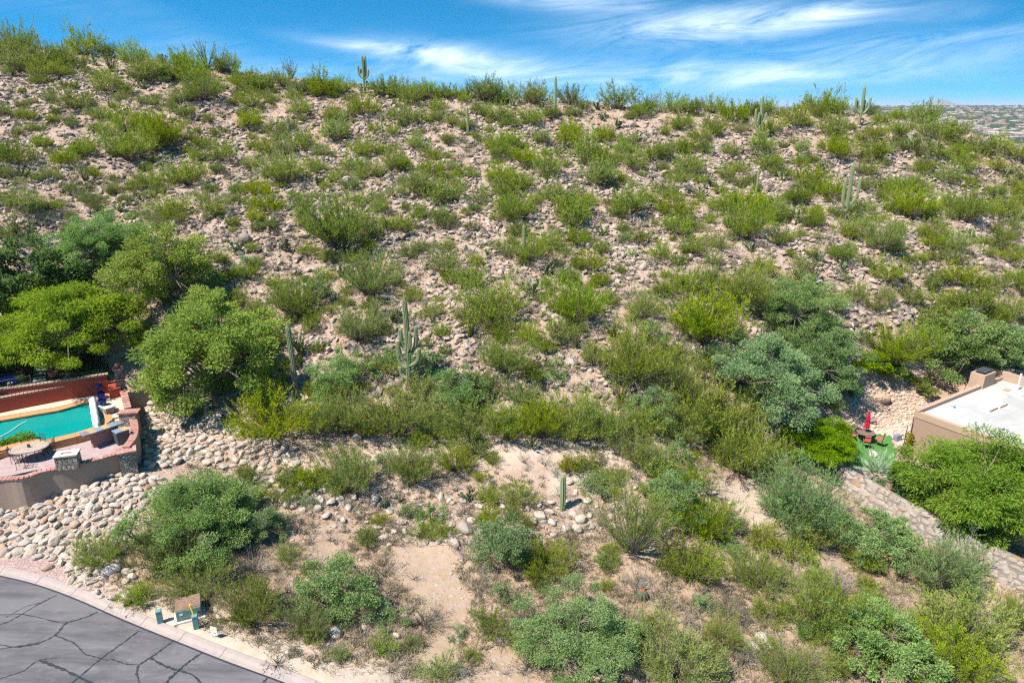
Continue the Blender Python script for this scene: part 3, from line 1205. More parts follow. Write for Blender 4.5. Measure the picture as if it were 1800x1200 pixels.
def broom(seed, stems=70, twigs=7, per=9, h=0.72, spread=62, leafL=0.05, leafW=0.010, curve=0.35, rag=0.72, lift=0.42):
    """vase-shaped desert shrub: many stems rising from one foot, fine leaves along their outer half"""
    r = np.random.default_rng(seed)
    p = Plant()
    ph = r.random(stems) * 2 * math.pi
    inc = np.sqrt(r.random(stems)) * R(spread)
    lobes = 1 + 0.24 * np.sin(ph * 2 + r.random() * 6) + 0.16 * np.sin(ph * 3 + r.random() * 6)
    base = np.stack([np.cos(ph), np.sin(ph), 0 * ph], -1) * (r.random(stems) * 0.09)[:, None]
    d0 = np.stack([np.sin(inc) * np.cos(ph), np.sin(inc) * np.sin(ph), np.cos(inc)], -1)
    L = (h * (0.80 + 0.26 * r.random(stems))) * (1 - 0.10 * (inc / R(spread))) * np.where(inc > R(25), lobes, 1)
    bend = np.stack([0.25 * d0[:, 0], 0.25 * d0[:, 1], np.full(stems, curve)], -1) + r.normal(size=(stems, 3)) * 0.10

    def at(t):
        return base + L[:, None] * (d0 * t + bend * t * t * 0.55)
    pts = [at(t) for t in (0.0, 0.33, 0.66, 1.0)]
    rad = 0.0065 * (0.7 + 0.6 * r.random(stems))
    for k in range(3):
        p.sticks(pts[k], pts[k + 1], rad * (1 - 0.28 * k), rad * (1 - 0.28 * (k + 1)))
    tan = norm(at(1.0) - at(0.7))
    for k in range(twigs):
        t = 0.30 + 0.70 * r.random((stems, 1)) ** 0.8
        s0 = base + L[:, None] * (d0 * t + bend * t * t * 0.55)
        td = norm(tan * 0.9 + r.normal(size=(stems, 3)) * rag + np.array([0, 0, lift]))
        tl = (0.14 + 0.13 * r.random(stems))[:, None] * (1.15 - 0.4 * t)
        if k % 3 == 0:
            p.sticks(s0, s0 + td * tl, 0.0028, 0.001)
        st = r.random(stems)
        for j in range(per):
            u = (j + r.random((stems, 1))) / per
            C = s0 + td * tl * u + r.normal(size=(stems, 3)) * 0.010
            D = td + r.normal(size=(stems, 3)) * 0.30
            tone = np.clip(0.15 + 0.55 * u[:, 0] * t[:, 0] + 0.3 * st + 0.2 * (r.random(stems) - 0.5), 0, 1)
            p.leaves(C, D, leafL * (0.6 + 0.8 * r.random(stems)), leafW * (0.7 + 0.6 * r.random(stems)), tone, r)
    return p


def crown_tree(seed, clumps=70, per=260, h=0.62, trunk=0.14, leafL=0.030, leafW=0.011, droop=0.15, lobes=5, clump=0.12, flat=0.6, low=0.0):
    """spreading tree, unit crown width: trunk, limbs and leaf clumps over an uneven crown"""
    r = np.random.default_rng(seed)
    p = Plant()
    lb = r.random((lobes, 3))
    la = (np.arange(lobes) + 0.6 * r.random(lobes)) * 2 * math.pi / lobes
    lob = np.stack([0.27 * np.cos(la) * (0.7 + 0.5 * lb[:, 0]), 0.27 * np.sin(la) * (0.7 + 0.5 * lb[:, 0]), h * (0.30 + 0.22 * lb[:, 1])], -1)
    lob = np.vstack([lob, [[0.05 * (lb[0, 0] - 0.5), 0.05 * (lb[1, 0] - 0.5), h * 0.66]]])
    lr = np.concatenate([0.20 + 0.10 * lb[:, 2], [0.25]])
    which = r.integers(0, len(lob), clumps)
    q = norm(r.normal(size=(clumps, 3)))
    q[:, 2] = np.where(q[:, 2] < -0.8 + low, -q[:, 2] * 0.6, q[:, 2])
    cc = lob[which] + q * (lr[which] * (0.70 + 0.42 * r.random(clumps)))[:, None] * np.array([1, 1, h / 0.62 * 0.95])
    cc[:, 2] = np.maximum(cc[:, 2], 0.07 * h + 0.02)
    # limbs
    top = np.array([0, 0, trunk])
    p.sticks([[0, 0, -0.05]], [top], 0.026, 0.020)
    mid = top + (lob - top) * 0.45 + r.normal(size=lob.shape) * 0.02
    p.sticks(np.repeat([top], len(lob), 0), mid, 0.014, 0.009)
    p.sticks(mid, lob, 0.009, 0.005)
    p.sticks(lob[which], cc, 0.0042, 0.0015)
    out = norm(cc - np.array([0, 0, h * 0.25]))
    cr = clump * (0.5 + 0.65 * r.random(clumps))
    ct = r.random(clumps)
    n = clumps * per
    idx = np.repeat(np.arange(clumps), per)
    g = r.normal(size=(n, 3))
    g = norm(g) * (r.random((n, 1)) ** 0.45)
    off = g * np.array([1.0, 1.0, flat]) * cr[idx][:, None]
    C = cc[idx] + off
    D = norm(g) * 0.8 + out[idx] * 0.5 + np.array([0, 0, -droop]) + r.normal(size=(n, 3)) * 0.5
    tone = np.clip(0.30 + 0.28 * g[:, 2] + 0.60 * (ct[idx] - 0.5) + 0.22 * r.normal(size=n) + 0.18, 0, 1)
    p.leaves(C, D, leafL * (0.6 + 0.8 * r.random(n)), leafW * (0.7 + 0.6 * r.random(n)), tone, r)
    return p


def twiggy(seed, stems=60, h=0.7, leaf=0, leafL=0.035, leafW=0.012, spread=75, kink=0.28):
    """low twiggy bush, bare or thinly leaved"""
    r = np.random.default_rng(seed)
    p = Plant()
    ph = r.random(stems) * 2 * math.pi
    inc = np.sqrt(r.random(stems)) * R(spread)
    d = np.stack([np.sin(inc) * np.cos(ph), np.sin(inc) * np.sin(ph), np.cos(inc)], -1)
    A = np.stack([np.cos(ph), np.sin(ph), 0 * ph], -1) * 0.05
    L = h * (0.55 + 0.4 * r.random(stems)) / 3
    gens = [(A, d, L)]
    rad = 0.010
    for k in range(3):
        nxt = []
        for (A, d, L) in gens:
            B = A + d * L[:, None]
            B[:, 2] = np.maximum(B[:, 2], 0.01)
            p.sticks(A, B, rad, rad * 0.6)
            for q in range(1 if k == 0 else 2):
                d2 = norm(d + r.normal(size=d.shape) * kink + np.array([0, 0, 0.05]))
                nxt.append((B, d2, L * (0.75 + 0.4 * r.random(len(L)))))
        gens = nxt
        rad *= 0.55
    for (A, d, L) in gens:
        B = A + d * L[:, None] * 0.8
        p.sticks(A, B, rad, rad * 0.4)
        for _ in range(leaf):
            C = A + d * L[:, None] * r.random((len(A), 1)) + r.normal(size=A.shape) * 0.02
            p.leaves(C, d + r.normal(size=d.shape) * 0.6, leafL * (0.6 + 0.8 * r.random(len(A))), leafW, np.clip(0.5 + 0.3 * r.normal(size=len(A)), 0, 1), r)
    if not leaf:
        A, d, L = gens[0]
        p.leaves(A[:6], d[:6], 0.03, 0.006, 0.5, r)
    return p


def ocotillo_plant(seed, n=16, h=1.0):
    r = np.random.default_rng(seed)
    p = Plant()
    ph = (np.arange(n) + r.random(n)) * 2 * math.pi / n * 1.7
    inc = R(8) + r.random(n) * R(30)
    d = np.stack([np.sin(inc) * np.cos(ph), np.sin(inc) * np.sin(ph), np.cos(inc)], -1)
    L = h * (0.6 + 0.45 * r.random(n))
    side = r.normal(size=(n, 3)) * 0.08
    prev = np.zeros((n, 3))
    for k in range(1, 6):
        t = k / 5
        q = L[:, None] * (d * t + side * t * t + np.array([0, 0, 0.08]) * t * t)
        p.sticks(prev, q, 0.017 - 0.0022 * k, 0.015 - 0.0022 * k)
        for j in range(9):
            u = r.random((n, 1))
            C = prev + (q - prev) * u
            p.leaves(C, r.normal(size=(n, 3)) + np.array([0, 0, 0.4]), 0.055, 0.026, np.clip(0.4 + 0.3 * r.normal(size=n), 0, 1), r)
        prev = q
    return p


def pear_arrays(seed, n=34, w=0.5, pad=0.085):
    """prickly pear: thick oval pads growing out of one another"""
    r = np.random.default_rng(seed)
    vs, fs, ts = [], [], []
    m = 8
    an = np.arange(m) * 2 * math.pi / m
    cnt = 0
    tips = [(np.array([r.normal() * 0.035, r.normal() * 0.035, 0.0]), norm(np.array([r.normal() * 0.6, r.normal() * 0.6, 1.0]))) for _ in range(max(6, n // 4))]
    k = 0
    while k < n:
        if k < len(tips):
            b, d = tips[k]
        else:
            b, d0 = tips[r.integers(0, len(tips))]
            d = norm(d0 + r.normal(size=3) * 0.8 + np.array([b[0] * 1.2, b[1] * 1.2, 0.12 - 0.5 * b[2]]))
        s = pad * (0.7 + 0.6 * r.random())
        side = norm(np.cross(d, r.normal(size=3)))
        nrm = np.cross(d, side)
        cen = b + d * s * 1.05
        ring = cen + s * (1.1 * np.sin(an)[:, None] * d + 0.80 * np.cos(an)[:, None] * side)
        v = np.vstack([ring, [cen + nrm * s * 0.17], [cen - nrm * s * 0.17]])
        f = [(i, (i + 1) % m, m) for i in range(m)] + [((i + 1) % m, i, m + 1) for i in range(m)]
        vs.append(v)
        fs.append(np.array(f) + cnt)
        ts.append(np.full(len(v), np.clip(0.5 + 0.28 * r.normal(), 0, 1)))
        cnt += len(v)
        if k >= len(tips) or True:
            tips.append((b + d * s * 2.05, d))
        k += 1
    return np.concatenate(vs), np.concatenate(fs), np.concatenate(ts)


def rock_arrays(seed, sub=1, ang=0.22, rx=1.0, ry=0.8, rz=0.62):
    """one stone: a lumpy icosphere"""
    r = np.random.default_rng(seed)
    t = (1 + 5 ** 0.5) / 2
    v = norm(np.array([(-1, t, 0), (1, t, 0), (-1, -t, 0), (1, -t, 0), (0, -1, t), (0, 1, t), (0, -1, -t), (0, 1, -t), (t, 0, -1), (t, 0, 1), (-t, 0, -1), (-t, 0, 1)], float))
    f = [(0, 11, 5), (0, 5, 1), (0, 1, 7), (0, 7, 10), (0, 10, 11), (1, 5, 9), (5, 11, 4), (11, 10, 2), (10, 7, 6), (7, 1, 8), (3, 9, 4), (3, 4, 2), (3, 2, 6), (3, 6, 8), (3, 8, 9), (4, 9, 5), (2, 4, 11), (6, 2, 10), (8, 6, 7), (9, 8, 1)]
    for _ in range(sub):
        v = list(map(tuple, v))
        cache = {}

        def mid(a, b):
            k = (min(a, b), max(a, b))
            if k not in cache:
                q = np.array(v[a]) + np.array(v[b])
                v.append(tuple(q / np.linalg.norm(q)))
                cache[k] = len(v) - 1
            return cache[k]
        nf = []
        for a, b, c in f:
            ab, bc, ca = mid(a, b), mid(b, c), mid(c, a)
            nf += [(a, ab, ca), (b, bc, ab), (c, ca, bc), (ab, bc, ca)]
        f = nf
        v = np.array(v)
    v = np.array(v)
    # cut the sphere with a few planes for broken faces, then jitter
    for _ in range(7):
        n = norm(r.normal(size=3))
        d = 1 - ang * (0.5 + r.random())
        k = v @ n
        v = v - np.outer(np.clip(k - d, 0, None), n)
    v = v * (1 + ang * 0.35 * (r.random((len(v), 1)) - 0.5))
    return v * np.array([rx, ry, rz]), np.array(f)


def qrot(n, r, tilt=0.35):
    """n rotation matrices: any turn, a little tilt"""
    a = r.random(n) * 2 * math.pi
    tx, ty = r.normal(size=n) * tilt, r.normal(size=n) * tilt
    ca, sa = np.cos(a), np.sin(a)
    Z = np.zeros((n, 3, 3))
    Z[:, 0, 0], Z[:, 0, 1], Z[:, 1, 0], Z[:, 1, 1], Z[:, 2, 2] = ca, -sa, sa, ca, 1
    X = np.zeros((n, 3, 3))
    c, s = np.cos(tx), np.sin(tx)
    X[:, 0, 0], X[:, 1, 1], X[:, 1, 2], X[:, 2, 1], X[:, 2, 2] = 1, c, -s, s, c
    Y = np.zeros((n, 3, 3))
    c, s = np.cos(ty), np.sin(ty)
    Y[:, 1, 1], Y[:, 0, 0], Y[:, 0, 2], Y[:, 2, 0], Y[:, 2, 2] = 1, c, s, -s, c
    return X @ Y @ Z


def scatter_rocks(name, P, size, mat, protos, r, sink=0.25, tilt=0.35, kind='stuff', parent=None, smooth=False):
    """many stones joined into one mesh"""
    n = len(P)
    which = r.integers(0, len(protos), n)
    M = qrot(n, r, tilt)
    vs, fs, ts = [], [], []
    off = 0
    for k, (v, f) in enumerate(protos):
        s = np.where(which == k)[0]
        if not len(s):
            continue
        W = np.einsum('nij,vj->nvi', M[s], v) * size[s][:, None, None]
        W += P[s][:, None, :]
        W[..., 2] += (size[s] * (0.6 - sink * 2))[:, None] * 0.62
        vs.append(W.reshape(-1, 3))
        fs.append((f[None] + (np.arange(len(s)) * len(v))[:, None, None]).reshape(-1, 3) + off)
        ts.append(np.repeat(r.random(len(s)), len(v)))
        off += len(s) * len(v)
    o = ob(name, npmesh(name, np.concatenate(vs), np.concatenate(fs), mat, tone=np.concatenate(ts), smooth=smooth), parent)
    if kind:
        o['kind'] = kind
    return o


# ------------------------------------------------------------------ labels that single a plant out
MARKS = [
    ("the many-armed saguaro", 720, 610), ("the tall bare saguaro", 513, 640), ("the stout saguaro on the bank", 988, 865),
    ("the clustered crest saguaro", 641, 130), ("the pole-like crest saguaro", 975, 175), ("the brown-footed saguaro", 1332, 215),
    ("the candelabra crest saguaro", 1510, 190), ("the three-stemmed saguaro", 1485, 340), ("the slim saguaro below the crest", 822, 213),
    ("the red umbrella", 1520, 755), ("the green utility box", 333, 1068), ("the pool", 120, 740), ("the stone wall", 1640, 930),
    ("the half-hidden saguaro", 920, 420), ("the small left-slope saguaro", 188, 245),
]
_rank = {}
_pending = []
ORD = "first second third fourth fifth sixth seventh eighth ninth tenth eleventh twelfth thirteenth fourteenth fifteenth sixteenth seventeenth eighteenth nineteenth twentieth".split()


def name_later(o, what, px, py, pool_ok=True):
    _pending.append((o, what, px, py))


def settle_labels():
    groups = {}
    for o, what, px, py in _pending:
        best = None
        for nm, mx, my in MARKS:
            d = math.hypot(px - mx, py - my)
            dx, up = px - mx, my - py
            if nm == "the pool" and dx < 10:
                continue
            if nm in ("the red umbrella",) and dx > 60:
                continue
            if best is None or d < best[0]:
                best = (d, nm, dx, up)
        d, nm, dx, up = best
        a = math.degrees(math.atan2(up, dx)) % 360
        k = int(((a + 22.5) % 360) // 45)
        rel = [f"from {nm} towards the house", f"uphill of {nm} towards the house", f"straight uphill from {nm}", f"uphill of {nm} towards the pool", f"from {nm} towards the pool",
               f"downhill of {nm} towards the pool", f"straight downhill from {nm}", f"downhill of {nm} towards the house"][k]
        groups.setdefault((what, rel), []).append((d, o))
    for (what, rel), l in groups.items():
        l.sort(key=lambda q: q[0])
        for i, (d, o) in enumerate(l):
            if len(l) == 1:
                o['label'] = f"the only {what} {rel}"
            else:
                o['label'] = f"{ORD[i] if i < len(ORD) else 'farther'} {what} {rel}"


# ------------------------------------------------------------------ shrubs and trees
# px of the foot, width of the crown in the measurements, kind
# g green, y pale green, o olive, b blue-green, s grey, d dry
SHRUBS = """
25 82 70 g;75 80 60 g;103 80 50 g;150 100 60 g;190 102 34 o;235 118 55 g;267 107 50 g;300 113 42 g;262 145 45 g;320 130 55 y;340 119 58 g;385 126 30 o
35 130 60 y;75 140 50 y;108 138 40 y;118 113 28 o;195 165 56 g;130 195 56 g;172 212 30 y;6 116 28 o;360 179 72 g;318 181 40 g;222 235 62 y;272 231 40 y;325 208 32 o
230 287 84 g;148 276 42 g;290 266 70 g;380 286 56 g;120 289 42 g;8 282 42 o;32 292 60 o;5 201 28 o;405 131 42 g;430 130 50 g;458 128 42 g;440 189 42 y;440 229 40 g
498 155 40 g;515 176 34 g;530 131 32 o;560 141 56 g;600 143 38 g;568 169 44 g;525 206 46 y;358 259 32 g;485 236 40 y;465 273 42 y;505 276 42 y;535 266 42 y
592 249 50 g;588 211 36 y;615 206 30 y;640 201 50 y;680 152 50 o;730 151 30 o;720 186 46 y;717 222 54 y;690 173 36 g;735 266 36 y;690 239 32 g;640 276 46 y;620 301 42 g
655 311 42 y;695 301 50 g;500 326 70 g;455 346 46 g;555 301 32 y;735 341 50 y;755 151 40 g;785 151 34 o;805 161 28 g;770 201 36 g;718 177 44 y;850 157 50 o;895 172 46 g
870 172 50 y;940 166 54 g;935 181 36 y;875 216 46 g;900 226 32 g;935 221 40 g;1003 167 42 o;1025 196 30 o;1083 194 54 g;1000 206 26 g;820 226 32 y;868 262 42 g;897 259 40 g
880 282 46 g;920 291 44 g;952 254 32 g;1000 263 50 g;1003 236 36 y;1060 251 38 g;1030 282 60 g;1092 271 32 g;878 324 52 g;920 337 46 y;965 311 60 y;1050 327 56 y;760 316 46 g
738 346 50 y;780 361 60 g;805 331 28 y;885 352 60 g;845 361 38 g;900 386 72 g;738 381 28 g;775 386 28 g;708 301 32 g;1000 361 62 y;1012 388 62 g;1085 381 38 y
1135 187 42 o;1125 206 32 g;1180 201 52 g;1195 223 36 g;1215 187 34 o;1252 201 42 g;1255 236 42 g;1290 216 52 g;1320 188 32 o;1345 196 34 g;1352 236 42 g;1372 206 24 o;1400 226 52 g
1440 207 36 o;1300 236 28 y;1335 267 46 g;1100 257 32 g;1065 246 34 g;1060 292 42 y;1062 322 42 y;1145 282 46 g;1168 281 38 o;1115 302 42 g;1210 267 32 g;1235 246 30 y;1190 266 30 y
1235 271 32 o;1215 312 52 y;1165 342 36 o;1275 316 36 y;1300 307 30 g;1302 331 22 o;1350 302 42 y;1410 267 32 y;1405 291 32 g;1420 331 52 g;1265 341 26 g;1310 372 60 g;1360 374 42 y
1110 377 60 g;1180 352 32 y;1190 386 56 g;1402 361 46 o;1432 386 36 g;1445 201 62 g;1470 203 40 g;1527 206 32 o;1550 217 28 g;1580 212 28 g;1582 241 38 g;1625 216 52 g;1630 242 46 g
1465 247 50 y;1457 266 36 g;1475 282 50 g;1540 247 40 g;1515 249 26 g;1612 277 52 o;1670 252 48 g;1682 277 36 y;1652 281 32 g;1692 302 50 g;1712 268 42 o;1750 272 52 g;1790 284 42 g
1540 282 42 y;1525 312 38 g;1592 337 46 g;1547 337 34 o;1568 336 26 g;1665 327 50 y;1625 337 28 y;1707 327 28 o;1750 302 28 g;1775 327 28 g;1792 342 32 g;1420 337 36 g;1457 352 50 g
1600 387 70 g;1672 367 42 y;1695 392 66 g;1727 382 38 g;1765 387 60 g;1790 362 32 g;1430 397 36 g;1500 382 38 y;8 362 36 o;45 372 56 g;100 372 32 y;265 332 50 g;330 327 60 g
300 380 52 g;375 382 56 g;150 357 28 o;470 377 56 g;410 400 24 o;600 442 112 g;542 454 34 g;735 387 28 g;720 457 42 o;715 412 38 y;430 482 42 b;525 562 80 g;563 527 54 b;650 522 96 g
635 602 86 y;720 532 42 y;550 572 42 g;930 462 66 y;965 442 42 y;1010 432 46 g;1005 402 60 g;1035 477 52 g;1057 502 34 g;780 482 60 y;825 507 56 g;865 567 102 g;872 592 60 o;1012 572 96 g
980 602 62 g;775 592 32 g;880 602 32 g;1190 412 56 g;1125 427 34 o;1310 422 86 g;1362 387 42 y;1367 432 32 g;1160 457 46 g;1220 447 46 y;1265 442 46 y;1210 512 60 y;1335 482 42 g
1310 542 92 g;1425 402 34 o;1395 517 60 g;1130 562 66 g;1145 597 52 b;1235 607 116 g;1115 667 116 g;1545 447 68 y;1490 417 46 y;1645 417 48 g;1635 437 36 g;1680 442 52 g;1755 442 46 o
1560 497 62 g;1602 532 52 g;1517 467 28 o;1618 462 24 g;1670 467 42 o;1683 502 52 g;1730 507 28 y;1505 532 46 g;1705 547 62 o;1660 537 38 y;1785 502 46 g;1770 562 60 g;1620 577 60 y;1660 562 56 g
480 768 140 g;610 768 98 y;700 768 108 y;830 772 112 g;950 774 78 g;1010 776 104 g;945 742 62 y;1090 772 58 g;605 692 102 b;738 704 62 y;806 712 92 b;858 694 62 o;680 645 42 b;757 652 52 b
970 667 52 b;890 657 82 y;1190 694 82 y;1145 748 82 b;1240 768 132 g;1240 657 56 g;1187 812 52 b;1300 834 112 y;1355 834 72 g;1120 815 80 y;1150 835 60 g;1060 857 36 g;1000 832 44 k
800 828 66 g;866 816 32 y;922 812 26 s;957 816 26 s;890 797 26 d;730 848 78 y;545 862 56 g;615 866 92 g;855 882 38 g;912 884 58 y;345 736 62 b;1080 850 44 y
1110 975 124 t;1180 905 102 b;1240 945 92 g;1290 935 44 b;1215 1012 92 y;1120 1042 66 d;890 992 104 b;955 1015 90 g;600 1072 134 b;745 1100 78 s;865 1112 62 o;885 1135 56 d;805 1122 32 b
675 1147 44 g;775 1192 62 g;830 1162 30 g;490 1172 58 s;442 1098 100 o;385 965 112 b;470 955 72 b;175 995 84 g;345 1046 90 y;242 1062 56 g;20 868 66 b;300 1000 100 o;395 1030 80 s
1520 1000 58 g;1430 965 72 y;1330 1035 92 y;1440 1115 124 g;1690 1140 150 g;1655 1205 170 g;1790 1100 70 g;1190 1190 144 y;1390 1205 104 y;1280 1085 72 s;1240 1010 60 y;1470 1040 80 d
560 769 72 g;655 767 66 g;765 773 74 g;898 773 74 g;1050 776 84 g;1130 772 64 y;1195 778 92 g;1290 795 84 g;1220 862 62 y;1178 852 52 g;1440 950 72 y;1398 990 62 g;1338 962 62 y;1500 1090 70 y;1310 1170 70 d;1100 1100 60 s;680 1010 60 s;640 1110 50 d;540 1110 70 o;700 940 40 s;760 920 46 b;820 905 40 s;560 1000 60 d;1000 960 50 s;1060 930 46 d;850 1020 50 d
270 1020 60 d;330 1010 70 s;450 1010 70 d;930 1180 60 s;1270 945 50 d;1385 1010 40 s;1425 1175 50 s;1560 1060 60 d;690 1180 46 d;600 1150 40 s;1350 1090 60 y;1270 1140 70 y
"""
TREES = [
    # foot px, foot py, crown width px, kind, label
    (382, 706, 240, 'bright', "broad bright green mesquite tree beside the tall bare saguaro"),
    (128, 652, 262, 'feather', "feathery lime green tree overhanging the neighbour's red garden wall"),
    (300, 548, 190, 'mid', "rounded green tree uphill of the broad bright mesquite"),
    (62, 562, 205, 'dark', "dark glossy broad-leaved tree above the feathery tree by the pool"),
    (180, 478, 165, 'blue', "blue-green tree highest of the trees above the pool"),
    (345, 955, 230, 'bluelow', "large blue-green mesquite on the rock bank below the pool terrace"),
    (1335, 735, 205, 'blue', "wide blue-green palo verde beside the rock garden"),
    (1432, 815, 140, 'feather', "bright green tree between the red umbrella and the lot"),
    (1425, 668, 165, 'blue', "tall blue-green tree uphill of the wide palo verde"),
    (1390, 590, 150, 'blue', "round blue-green tree topmost of the trees above the rock garden"),
    (1690, 668, 170, 'bluebright', "blue-green mesquite behind the flat-roofed house chimney"),
    (1790, 655, 120, 'bluebright', "blue-green tree behind the house at the photo's edge"),
    (1570, 640, 125, 'yellow', "yellow-green palo verde uphill of the rock garden"),
    (1710, 935, 270, 'feather', "big lime green mesquite in front of the flat-roofed house"),
    (1015, 1160, 215, 'bluelow', "largest blue-green palo verde in the lower lot"),
    (1400, 935, 180, 'broomblue', "feathery blue-green tree at the upper end of the stone wall"),
    (1545, 985, 150, 'bluegrey', "grey-green shrubby tree against the stone wall"),
    (1555, 1180, 200, 'bluegrey', "grey-green thin tree lowest in the lot's corner"),
    (1655, 1045, 150, 'broomblue', "tall feathery blue-green tree beside the foot of the stone wall"),
]


def build_plants():
    low = {}
    hi = {}
    mats = {'g': "leaf_green", 'y': "leaf_pale", 'o': "leaf_olive", 'b': "leaf_blue", 's': "leaf_grey", 'd': "leaf_dry", 't': "leaf_green", 'k': "leaf_yellow"}
    names = {'g': "creosote_bush", 'y': "palo_verde_shrub", 'o': "jojoba_bush", 't': "creosote_bush", 'k': "creosote_bush", 'b': "mesquite_shrub", 's': "grey_shrub", 'd': "dry_shrub"}
    what = {'g': "green shrub", 'y': "pale green shrub", 'o': "olive shrub", 'b': "blue-green shrub", 's': "grey shrub", 'd': "dry brown bush", 't': "broom shrub", 'k': "yellow-tinged shrub on the bench"}
    wood = {'d': "twig", 's': "twig_dark", 't': "twig"}
    for k in 'gyobsdtk':
        low[k] = []
        hi[k] = []
        nl = {'g': 7, 'y': 6, 'o': 4, 'b': 4, 's': 5, 'd': 4, 't': 0, 'k': 1}[k]
        nh = {'g': 6, 'y': 5, 'o': 2, 'b': 4, 's': 2, 'd': 3, 't': 1, 'k': 1}[k]
        for i in range(nl):
            sd_ = 100 * ord(k) + i
            if k in 'gyok':
                p = broom(sd_, stems=70, twigs=9, per=9, h=0.70 + 0.07 * (i % 3), spread=66 + 6 * (i % 4), leafL=0.056, leafW=0.0175 if k != 'y' else 0.016, curve=0.22)
            elif k == 'b':
                p = crown_tree(sd_, clumps=30, per=70, h=0.60, trunk=0.05, leafL=0.055, leafW=0.020, clump=0.15, lobes=4)
            elif k == 's':
                p = twiggy(sd_, 34, 0.62, leaf=2, leafL=0.06, leafW=0.022)
            else:
                p = twiggy(sd_, 34, 0.66, leaf=0)
            low[k].append((p.joined(names[k], mats[k], wood.get(k, "bark"))))
        for i in range(nh):
            sd_ = 5000 + 100 * ord(k) + i
            if k in 'gyok':
                p = broom(sd_, stems=125, twigs=9, per=11, h=0.70 + 0.07 * (i % 3), spread=66 + 5 * (i % 3), curve=0.32, rag=0.46, lift=0.62, leafL=0.044, leafW=0.0110 if k != 'y' else 0.0100)
            elif k == 't':
                p = broom(sd_, stems=90, twigs=9, per=11, h=0.85, spread=52, leafL=0.045, leafW=0.009, curve=0.2, rag=0.45, lift=0.55)
            elif k == 'b':
                p = crown_tree(sd_, clumps=62, per=210, h=0.60, trunk=0.04, leafL=0.030, leafW=0.011, clump=0.115, lobes=5)
            elif k == 's':
                p = twiggy(sd_, 80, 0.62, leaf=3, leafL=0.035, leafW=0.012)
            else:
                p = twiggy(sd_, 85, 0.66, leaf=0)
            hi[k].append(p.meshes(names[k], mats[k], wood.get(k, "bark")))
    specs = []
    for tok in SHRUBS.replace('\n', ';').split(';'):
        q = tok.split()
        if len(q) == 4:
            specs.append((float(q[0]), float(q[1]), float(q[2]), q[3]))
    # more small shrubs in the gaps between the listed ones
    r = np.random.default_rng(11)
    occ = [(a, b - 0.3 * w, w) for a, b, w, _ in specs] + [(a, b - 0.3 * w, w) for a, b, w, *_ in TREES]
    extra = []
    tries = 0
    while len(extra) < 560 and tries < 40000:
        tries += 1
        px = r.uniform(0, 1800)
        py = r.uniform(125, 720)
        top = np.interp(px, [0, 400, 800, 1200, 1500, 1800], [105, 150, 195, 232, 240, 300])
        if py < top or (px > 1480 and py > 620) or (px < 300 and py > 430):
            continue
        w = r.uniform(15, 32) * (0.65 + py / 700)
        if any((px - a) ** 2 + ((py - b) * 1.2) ** 2 < (0.30 * (W + w)) ** 2 for a, b, W in occ):
            continue
        occ.append((px, py - 0.3 * w, w))
        extra.append((px, py, w, 'sssdyyyoo'[r.integers(0, 9)]))
    tries = 0
    m0 = len(extra)
    while len(extra) < m0 + 230 and tries < 30000:
        tries += 1
        px = r.uniform(0, 1800)
        py = r.uniform(95, 470)
        top = np.interp(px, [0, 400, 800, 1200, 1500, 1800], [88, 135, 180, 215, 222, 290])
        if py < top or (px < 300 and py > 400):
            continue
        w = r.uniform(13, 24) * (0.7 + py / 800)
        if any((px - a) ** 2 + ((py - b) * 1.2) ** 2 < (0.27 * (W + w)) ** 2 for a, b, W in occ):
            continue
        occ.append((px, py - 0.3 * w, w))
        extra.append((px, py, w, 'gggoooddo'[r.integers(0, 8)]))
    tries = 0
    m0 = len(extra)
    while len(extra) < m0 + 150 and tries < 12000:
        tries += 1
        px = r.uniform(430, 1560)
        py = r.uniform(785, 1195)
        if py < 850 and px < 560 or py < 900 and px > 1330 or px > 1300 + (py - 850) * 0.9 + 180 or py > 1040 + (px - 430) * 0.75:
            continue
        if inpoly(px, py, [(700, 965), (780, 965), (830, 1060), (790, 1180), (740, 1190), (770, 1080)]) or inpoly(px, py, [(1240, 840), (1350, 850), (1440, 940), (1330, 945)]):
            continue
        w = r.uniform(24, 52)
        if any((px - a) ** 2 + ((py - b) * 1.2) ** 2 < (0.33 * (W + w)) ** 2 for a, b, W in occ):
            continue
        occ.append((px, py - 0.3 * w, w))
        extra.append((px, py, w, 'ssdddyogb'[r.integers(0, 9)]))
    specs += extra
    spx = np.array([q[0] for q in specs])
    spy = np.array([q[1] - 0.05 * q[2] for q in specs])
    pos = GR(spx, spy)
    dep = depth(pos)
    cnt = {}
    for (px, py, w, k), P, Z in zip(specs, pos, dep):
        wm = w / 1200.0 * Z * (1.20 if k in 'gyot' else 1.10)
        rz = r.random() * 6.28
        j = cnt.get(k, 0)
        cnt[k] = j + 1
        vz = (1.02 + 0.25 * r.random()) if w < 140 else 0.80
        if w >= 66 or k == 't':
            o = ob(names[k], None, None, P, rz, (wm * 1.04, wm * 1.04, wm * vz))
            a, b = hi[k][j % len(hi[k])]
            if a:
                ob("branches", a, o)
            if b and k != 'd':
                ob("foliage", b, o)
        else:
            o = ob(names[k], low[k][j % len(low[k])], None, P, rz, (wm * 1.06, wm * 1.06, wm * vz))
        tag(o, None, 'shrub' if k not in 'sd' else 'bush', {'g': "green shrubs of the desert slope", 'y': "pale green shrubs of the desert slope", 'o': "olive shrubs of the desert slope",
                                                          't': "green shrubs of the desert slope", 'k': "green shrubs of the desert slope", 'b': "blue-green shrubs of the lot",
                                                          's': "grey shrubs among the rocks", 'd': "dry bushes among the rocks"}[k])
        name_later(o, what[k], px, py - 0.3 * w)
    build_trees()
    return occ


